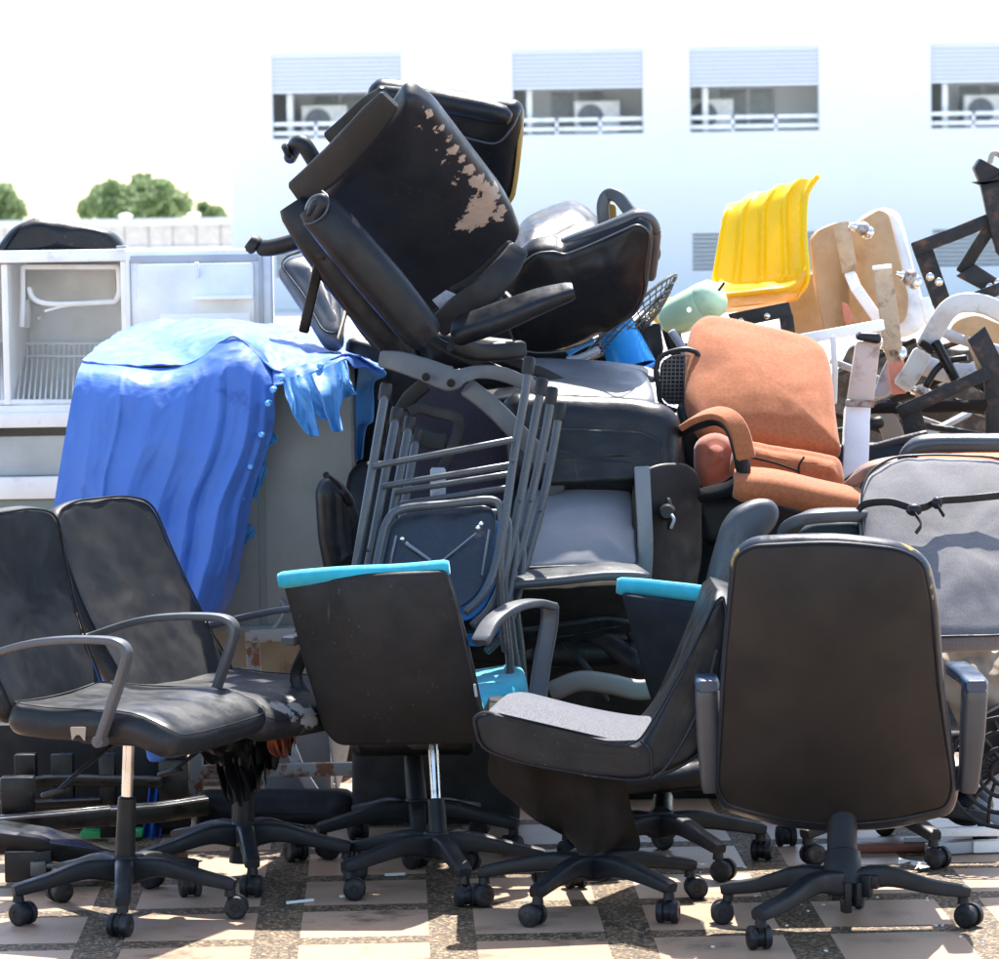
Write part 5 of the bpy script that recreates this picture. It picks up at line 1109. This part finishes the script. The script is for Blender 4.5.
# ================================================================== yellow chair
t = thing('plastic_chair', 'bright yellow ribbed plastic chair shell on top of the right pile', 'chair', P(760, 312, 10.9))
rb = lambda u: math.cos(u * PI * 2 * 4.0)
def yel(u, v, p): return (0, -.008 * (max(0, rb(u)) ** 2 * 2 - .5) * min(1, v * 3 + .1) * (1 if v < .93 else 0.3), .004 * rb(u) * (1 - v))
rowsY = [[(727, 206, 10.98), (748, 196, 10.98), (770, 189, 10.96), (795, 181, 10.9), (818, 176, 10.82)],
         [(724, 212, 10.93), (746, 202, 10.93), (770, 194, 10.92), (795, 187, 10.88), (810, 184, 10.84)],
         [(721, 226, 10.9), (744, 216, 10.9), (768, 208, 10.89), (790, 202, 10.87), (804, 200, 10.84)],
         [(716, 255, 10.85), (740, 252, 10.86), (765, 246, 10.86), (788, 242, 10.84), (804, 240, 10.8)],
         [(712, 280, 10.8), (738, 280, 10.82), (765, 277, 10.82), (788, 272, 10.8), (806, 264, 10.76)],
         [(711, 287, 10.76), (738, 286, 10.76), (765, 283, 10.76), (788, 279, 10.75), (806, 271, 10.72)]]
part('back_shell', grid(rowsY, 90, 60, yel, .005), 'yellow', t, smooth=70)
rowsL = [[(711, 287, 10.76), (738, 286, 10.76), (765, 283, 10.76), (788, 279, 10.75), (807, 268, 10.72)], [(713, 294, 10.7), (740, 292, 10.7), (765, 289, 10.7), (790, 286, 10.7), (808, 276, 10.7)],
         [(716, 300, 10.72), (742, 299, 10.72), (768, 296, 10.72), (792, 293, 10.72), (805, 286, 10.74)], [(722, 308, 10.8), (745, 306, 10.8), (770, 303, 10.8), (792, 299, 10.8), (800, 295, 10.82)]]
part('seat_lip', grid(rowsL, 50, 30, None, .006), basic('shaded_yellow_plastic', (.85, .42, .008), .32, trans=.2), t, smooth=70)  # deeper yellow stands for shade on the seat underside
part('side_rim', TB([(818, 176, 10.82), (811, 186, 10.84), (806, 200, 10.83), (805, 235, 10.78), (808, 268, 10.7), (806, 284, 10.72), (798, 296, 10.8)], .007, 10), 'yellow', t)
part('seat_under', grid([[(722, 308, 10.8), (760, 305, 10.8), (800, 296, 10.82)], [(718, 314, 11.0), (760, 309, 11.0), (798, 300, 11.0)]], 20, 10, None, .006), bpy.data.materials['shaded_yellow_plastic'], t)
def rivets(pts, Y, r=.012): return J(*[ball(P(x, y, Y), r, (1, .5, 1), 7) for x, y in pts])
t = thing('angle_bracket', 'black riveted metal bracket under the yellow chair', 'bracket', P(770, 335, 10.75))
part('plate', J(pq([(728, 314, 10.72), (789, 302, 10.72), (793, 316, 10.72), (734, 328, 10.72)], .012), pq([(779, 316, 10.722), (793, 314, 10.722), (797, 345, 10.722), (783, 345, 10.722)], .012)), 'iron', t)
part('rivet', rivets([(741, 321), (767, 316)], 10.7, .009), 'chrome', t)

# ================================================================== plywood shells, iron frames and posts at the right
t = thing('plywood_sheet', 'brown plywood panel with a steel strap, right of the yellow chair', 'plywood panel', P(828, 332, 11.0))
part('board', PS([(810, 238), (818, 229), (833, 223), (850, 222), (856, 300), (852, 332), (824, 333), (815, 290)], (10.95, 830, 280, .2, -.1, .1), .006, .01, .006, [6, 6, 4, 4, 4, 4, 4, 20], wr=.002), 'ply', t)
part('steel_strap', BR([(841, 223, 10.86), (846, 250, 10.86), (850, 272, 10.86)], .045, .008, TOCAM, 1), 'wood', t)
part('steel_strap', BR([(850, 274, 10.85), (856, 288, 10.8), (880, 322, 10.78)], .032, .01, TOCAM, 1), 'whitemetal', t)
solo('plywood_sheet', PS([(788, 300), (806, 276), (812, 272), (824, 312), (828, 336), (793, 338)], (11.1, 808, 310, .1, 0), .006, .01, .006, 3, wr=.002), 'ply', 'lower brown plywood sheet behind the black riveted bracket', 'plywood panel')
tShell = t = thing('seat_shell_chair', 'white-rimmed plywood seat shell standing upright at the right of the pile', 'seat shell', P(890, 336, 11.0))
part('rim_shell', PS([(850, 226), (866, 212), (884, 206), (899, 212), (905, 230), (916, 275), (927, 310), (924, 328), (906, 337), (880, 338), (855, 335)], (10.92, 885, 275, -.1, -.1, .15, .03), .012, .03, .02, [8, 10, 10, 10, 14, 30, 12, 10, 12, 10, 8], wr=.001), 'white', t)
part('wood_face', PS([(848, 232), (858, 222), (880, 209), (889, 213), (896, 240), (909, 300), (906, 320), (893, 328), (850, 330)], (10.9, 878, 275, -.1, -.1, .15, .03), .008, .008, .006, [8, 8, 8, 8, 30, 14, 12, 10, 6], wr=.002), 'ply', t)
tSlat = t = thing('wooden_plank', 'weathered wooden slat with a faded red lower end, hanging upright at the right', 'wooden slat', P(890, 394, 10.7))
part('board', BR([(882, 269, 10.72), (888, 310, 10.7), (893, 348, 10.68)], .052, .02, TOCAM, 1, .003), 'wood', t)
part('painted_end', BR([(896, 362, 10.7), (899, 392, 10.69)], .045, .018, TOCAM, 1, .003), 'redwood', t)
part('board', BR([(890, 345, 10.69), (896, 362, 10.7)], .042, .016, TOCAM, 1, .003), 'wood', t)
part('red_end', PS([(842, 302), (848, 304), (853, 320), (848, 326), (844, 320)], (10.8, 847, 314), .006, .01, .004, 2), 'redwood', t)
part('top_plate', BR([(873, 268, 10.68), (891, 266, 10.68)], .012, .006, TOCAM, 1, .002), 'whitemetal', t)
def sb(name, lb_, cat, pts, w, h, mat, group=None, up=TOCAM, smooth=1, r=.003): return solo(name, BR(pts, w, h, up, smooth, r), mat, lb_, cat, group)
sb('white_bar', 'white painted flat bar running from the orange armchair to the wooden slat', 'metal bar', [(792, 341, 10.5), (882, 325, 10.5)], .03, .02, 'whitemetal')
sb('white_post', 'thin white post beside the right edge of the orange armchair', 'metal post', [(833, 338, 10.4), (835, 370, 10.4), (834, 402, 10.4)], .016, .016, 'white')
t = thing('table_leg', 'white and tan square table leg with a dark blue cap, right of the orange armchair', 'table leg', P(855, 500, 10.3))
part('upper_leg', pq([(857, 341, 10.28), (881, 341, 10.28), (874, 402, 10.25), (848, 399, 10.25)], .06, .006), basic('tan_painted_metal', (.42, .33, .27), .5, dirt=(.28, .16, .1), dscale=14), t)
part('lower_leg', pq([(846, 404, 10.25), (871, 405, 10.25), (869, 462, 10.2), (842, 480, 10.2)], .06, .006), 'whitemetal', t)
part('cap', PS([(856, 336), (860, 332), (880, 333), (882, 341), (878, 344), (857, 340)], (10.27, 868, 337), .012, .05, .01, 4), 'leather_blue', t)
part('rusty_joint', BR([(847, 403, 10.23), (873, 404, 10.23)], .02, .012, TOCAM, 1, .004), 'rust', t)
tWhite = t = thing('white_chair', 'bent white metal seat frame at the right side of the pile', 'chair frame', P(950, 380, 10.6))
part('bent_arm', BR([(926, 346, 10.62), (936, 328, 10.6), (948, 310, 10.58), (962, 303, 10.58), (985, 305, 10.58), (1012, 318, 10.6)], .055, .03, TOCAM, 6, .007), 'offwhite', t)
part('bent_arm', BR([(922, 354, 10.66), (912, 372, 10.66), (903, 384, 10.68)], .055, .03, TOCAM, 4, .006), 'offwhite', t)
part('socket', BR([(922, 343, 10.58), (931, 350, 10.58)], .02, .05, TOCAM, 1), 'brownfab', t)
part('web', PS([(872, 398), (880, 375), (892, 350), (898, 365), (896, 388), (884, 399)], (10.75, 885, 380), .01, .02, .01, 8), 'silver', t)
part('web', BR([(925, 300, 10.75), (929, 318, 10.75), (934, 335, 10.75)], .03, .02, TOCAM, 1), 'white', t)
part('inner_board', PS([(944, 340), (955, 320), (975, 313), (1005, 325), (1005, 345), (960, 345)], (10.85, 975, 330), .01, .02, .01, 8), 'ply', t)
t = thing('angle_iron_stand', 'tall rusty black angle iron frame with rivets at the upper right edge', 'iron frame', P(950, 330, 10.9))
part('riveted_plate', pq([(912, 247, 10.9), (932, 245, 10.9), (950, 297, 10.88), (937, 316, 10.88)], .012), 'iron', t)
part('diagonal_bar', BR([(914, 249, 10.87), (955, 234, 10.85), (999, 216, 10.83)], .038, .012, TOCAM, 1, .002), 'iron', t)
part('diagonal_bar', BR([(994, 222, 10.84), (978, 246, 10.86), (962, 272, 10.88)], .036, .012, TOCAM, 1, .002), 'iron', t)
part('riveted_plate', pq([(956, 276, 10.86), (975, 264, 10.86), (1006, 284, 10.86), (986, 292, 10.86)], .012), 'iron', t)
part('top_block', J(pq([(974, 168, 10.8), (980, 158, 10.8), (1006, 172, 10.8), (982, 186, 10.8)], .06, .006), pq([(972, 182, 10.79), (983, 186, 10.79), (1006, 172, 10.79), (1006, 178, 10.79)], .04, .003)), 'iron', t)
part('post', BR([(990, 182, 10.82), (999, 222, 10.82), (1006, 250, 10.82)], .06, .03, TOCAM, 1, .003), 'iron', t)
part('lower_bar', BR([(976, 298, 10.8), (1006, 286, 10.8)], .035, .012, TOCAM, 1, .002), 'iron', t)
part('rivet', rivets([(930, 277), (939, 282), (990, 287), (998, 283)], 10.85, .012), 'chrome', t)
part('stub', J(TB([(990, 162, 10.78), (992, 155, 10.78), (996, 153, 10.78), (1004, 158, 10.78)], .008)), 'rust', t)
t = thing('iron_bracket', 'black iron bracket with a blue worn face below the white seat frame', 'iron frame', P(960, 440, 10.5))
part('plate', pq([(968, 340, 10.45), (985, 326, 10.45), (1008, 372, 10.45), (1000, 400, 10.45)], .02), 'iron', t)
part('plate', pq([(899, 409, 10.48), (920, 404, 10.48), (928, 436, 10.48), (906, 441, 10.48)], .02), 'iron', t)
part('bar', BR([(900, 412, 10.46), (940, 394, 10.45), (987, 373, 10.44)], .036, .02, TOCAM, 1, .002), 'iron', t)
mball = basic('rusty_chrome_ball', (.36, .34, .31), .45, metal=.6, dirt=(.16, .08, .05), dscale=30, dthr=(.48, .6))
for tt, x, y, s in ((tShell, 862, 229, .021), (tShell, 909, 278, .023), (tSlat, 894, 350, .024), (tWhite, 921, 392, .023)):
    Y = 10.70
    bb = part('caster', ball(P(x + 1, y, Y), s, (1, 1, 1), 12), mball, tt)
    part('collar', lathe(P(x - 13, y - 4, Y), P(x - 4, y - 1, Y), [(0, .009), (.4, .009), (.45, .014), (.8, .014), (1, .01)], 14), 'chrome', bb)
    part('hood', lathe(P(x + 3, y + 2, Y - .012), P(x + 6, y + 4, Y), [(0, s * .5), (.5, s * .9), (1, s * .96)], 16), 'chrome', bb)
sb('rusty_post', 'upright rusty post near the right edge above the grey armrest', 'metal post', [(992, 375, 10.6), (994, 437, 10.6)], .045, .03, 'iron')
sb('wood_batten', 'weathered batten leaning on the blue black iron bracket', 'wooden slat', [(966, 338, 10.52), (974, 352, 10.5), (979, 368, 10.5)], .016, .02, 'wood')
for pts, r, mt, lb_ in (([(868, 409, 10.6), (930, 407, 10.6), (986, 405, 10.6)], .017, 'brownfab', 'thick dark tube lying level behind the white table leg'),
                        ([(900, 422, 10.65), (950, 430, 10.65), (1004, 440, 10.65)], .01, 'iron', 'thin brown tube sloping down to the right edge'),
                        ([(868, 450, 10.3), (897, 442, 10.3), (926, 435, 10.3)], .014, 'iron', 'rust-banded black tube right of the white table leg'),
                        ([(868, 460, 10.35), (895, 453, 10.35), (915, 446, 10.35)], .011, 'plastic', 'lower black tube right of the white table leg'),
                        ([(926, 386, 10.6), (936, 370, 10.6), (948, 361, 10.6), (966, 358, 10.6)], .01, 'blackmetal', 'curved black tube crossing under the white frame'),
                        ([(936, 343, 10.58), (946, 362, 10.58), (957, 382, 10.58)], .015, 'blackmetal', 'straight black tube crossing the curved one under the white frame'),
                        ([(945, 333, 10.7), (968, 342, 10.7), (1000, 350, 10.7)], .015, 'silver', 'grey tube behind the blue black iron bracket'),
                        ([(915, 362, 10.8), (945, 372, 10.8), (972, 374, 10.8)], .03, 'silver', 'wide grey green tube below the white frame')):
    solo('metal_tube', TB(pts, r, 12, 4), mt, lb_, 'metal tube', 'loose metal tubes')
solo('caster_stub', TB([(862, 424, 10.3), (872, 424, 10.25), (880, 422, 10.25)], .017, 12, 2), 'plastic', 'black round stub beside the white table leg', 'tube end')
solo('curved_shell', BR([(874, 412, 10.6), (886, 420, 10.6), (893, 435, 10.6), (896, 450, 10.6)], .06, .02, TOCAM, 5), 'tan', 'curved beige plastic shell piece between the loose tubes', 'plastic piece')
t = thing('broken_chairs', 'dark jumble of chair frames filling the right pile behind the loose tubes', 'chair frames', P(930, 440, 11.0))
rr_ = random.Random(5)
for i in range(16):
    x, y = rr_.uniform(850, 990), rr_.uniform(350, 450); a = rr_.uniform(-.9, .9); L_ = rr_.uniform(25, 60)
    part('frame_bar', TB([(x - L_ * math.cos(a), y - L_ * math.sin(a) * .6, 10.85 + rr_.uniform(0, .3)), (x + L_ * math.cos(a), y + L_ * math.sin(a) * .6, 10.85 + rr_.uniform(0, .3))], rr_.uniform(.008, .018), 8, 1), rr_.choice(['iron', 'blackmetal', 'brownfab', 'silver', 'plastic']), t)
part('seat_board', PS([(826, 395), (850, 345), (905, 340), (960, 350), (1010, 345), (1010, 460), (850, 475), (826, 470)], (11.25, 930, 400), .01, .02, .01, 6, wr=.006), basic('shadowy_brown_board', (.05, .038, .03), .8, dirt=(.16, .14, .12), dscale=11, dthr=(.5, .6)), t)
t = thing('red_chair', 'chair with grey padded armrest and orange-red seat at the right edge', 'office chair', P(960, 520, 9.9))
part('armrest', BR([(906, 462, 9.75), (912, 450, 9.73), (926, 444, 9.72), (960, 443, 9.72), (1012, 443, 9.72)], .05, .045, (0, -.4, 1), 6, .018), 'leather_grey', t)
part('seat', PS([(922, 460), (1012, 455), (1020, 490), (930, 490)], (9.78, 970, 470), .03, .2, .02, 8), basic('faded_red_orange_fabric', (.62, .12, .04), .9, bump=.6, bscale=600), t)

# right of the large chair
t = thing('cloth_bundle', 'dusty tan cloth backed panel below the grey strapped backrest', 'cloth panel', P(980, 740, 9.4))
part('cloth', grid([[(940, 652, 9.35), (975, 650, 9.35), (1030, 652, 9.35)], [(944, 690, 9.32), (980, 690, 9.3), (1030, 690, 9.32)], [(960, 730, 9.35), (990, 740, 9.3), (1030, 745, 9.35)]], 40, 40, lambda u, v, p: (0, .025 * noise.noise(V((u * 5, v * 5, 2))), .01 * noise.noise(V((u * 9, v * 3, 4)))), .03), 'tan', t)
t = thing('fan_cage', 'black plastic fan cage with curved spokes beside the large chair at the right edge', 'fan cage', P(985, 790, 9.2))
cc = P(1003, 772, 9.2)
part('cage', J(*[tube([cc + V((math.cos(a) * r, -.01, math.sin(a) * r)) for a in [2 * PI * i / 30 for i in range(30)]], .006, 6, 1, True) for r in (.03, .06, .10, .135)] + [tube([cc + V((math.cos(a) * .03, 0, math.sin(a) * .03)), cc + V((math.cos(a + .25) * .08, 0, math.sin(a + .25) * .08)), cc + V((math.cos(a + .4) * .135, 0, math.sin(a + .4) * .135))], .005, 6, 3) for a in [2 * PI * i / 14 for i in range(14)]]), 'plastic_grey', t)
part('panel', PS([(972, 720), (1010, 700), (1020, 740), (975, 770)], (9.25, 990, 740), .01, .04, .01, 6), 'plastic', t)
t = thing('motor_lump', 'round black motor lying on the floor behind the large chair base', 'motor', G(965, 845))
part('casing', ball(P(968, 805, 9.55), .06, (1.1, .9, .9), 12), 'plastic', t)
part('bracket', BR([(925, 800, 9.5), (955, 780, 9.5), (1000, 760, 9.5)], .06, .04, TOCAM, 1), 'blackmetal', t)
sb('chrome_strip', 'long pale blue metal strip lying right of the large chair base', 'metal strip', [(930, 832, 9.35), (1010, 831, 9.35)], .022, .03, 'whitemetal')
sb('silver_leg', 'silver grey metal leg slanting behind the large chair at right', 'metal bar', [(975, 802, 9.5), (1005, 825, 9.45)], .03, .02, 'silver')
solo('floor_plate', box(G(935, 848) + V((.1, 0, .012)), (.7, .12, .02), .03, .004), 'redplate', 'red brown metal plate on the floor under the pale strip', 'metal plate')
for i, (x, y, w, h_, rz, lb_) in enumerate(((992, 853, .10, .03, .1, 'white power strip on the floor at the right edge'), (950, 855, .13, .02, .3, 'dusty white metal strip beside the power strip'), (922, 850, .09, .015, .0, 'thin white strip near the rear casters at the right'))):
    o_ = solo('white_strip', J(box(G(x, y) + V((0, 0, .018)), (w, h_, .03), rz, .004)), 'silver' if i else 'white', lb_, 'strip')
pr = random.Random(3)
gs = []
for i in range(14):
    c = G(922 + pr.gauss(0, 9), 869 + pr.gauss(0, 2)); a = pr.uniform(0, 3); s = pr.uniform(.008, .022)
    q = [c + V((math.cos(a + k * PI / 2 + pr.uniform(-.3, .3)) * s, math.sin(a + k * PI / 2) * s, .006 + pr.uniform(0, .012))) for k in range(4)]
    gs.append(hexa(q, V((0, 0, .0012)), 0))
o_ = solo('torn_paper', J(*gs), 'paper', 'pile of torn pale paper scraps behind the large chair base', 'paper scraps')
gs = []
for i in range(26):
    x, y = pr.uniform(700, 990), pr.uniform(868, 956)
    c = G(x, y); gs.append(box(c + V((0, 0, .002)), (pr.uniform(.003, .009), pr.uniform(.003, .007), .003), pr.uniform(0, 3), 0))
o_ = solo('debris', J(*gs), 'paper', 'tiny crumbs of foam and grit scattered around the large chair base', 'grit'); o_['kind'] = 'stuff'
for x, y, lb_ in ((395, 876, 'pale splinter on the floor before the turquoise-topped chair base'), (342, 898, 'tiny pale screw beside the left caster of the turquoise-topped chair'), (300, 903, 'thin pale stick lying on the pebble strip between the left chairs')):
    L_ = .05 if x == 395 else (.012 if x == 342 else .07)
    solo('splinter', box(G(x, y) + V((0, 0, .004)), (L_, .008, .006), .2 if x != 300 else .5, .001), 'paper', lb_, 'splinter')

# table carrying the right-hand heap (hidden by the chairs in front of it)
tc_ = V((P(870, 520, 10.75).x, 10.75, 0)); t = thing('steel_table', 'dark steel table carrying the heap of frames and shells at the right', 'table', tc_)
part('table_top', box(tc_ + V((0, 0, .76)), (1.05, .8, .03), 0, .006), 'iron', t)
for sx in (-.46, .46):
    for sy in (-.34, .34): part('leg', box(tc_ + V((sx, sy, .372)), (.035, .035, .744), 0, .003), 'iron', t)
solo('wooden_crate', J(*[box(tc_ + V((dx, dy, .82 + k * .085)), (.8 if dy else .02, .02 if dy else .6, .07), 0, .003) for k in range(1) for dx, dy in ((0, -.3), (0, .3), (-.4, 0), (.4, 0))], box(tc_ + V((0, 0, .785)), (.76, .56, .012), 0, .002)), 'wood', 'weathered slatted wooden crate buried under the frames at the right', 'crate')
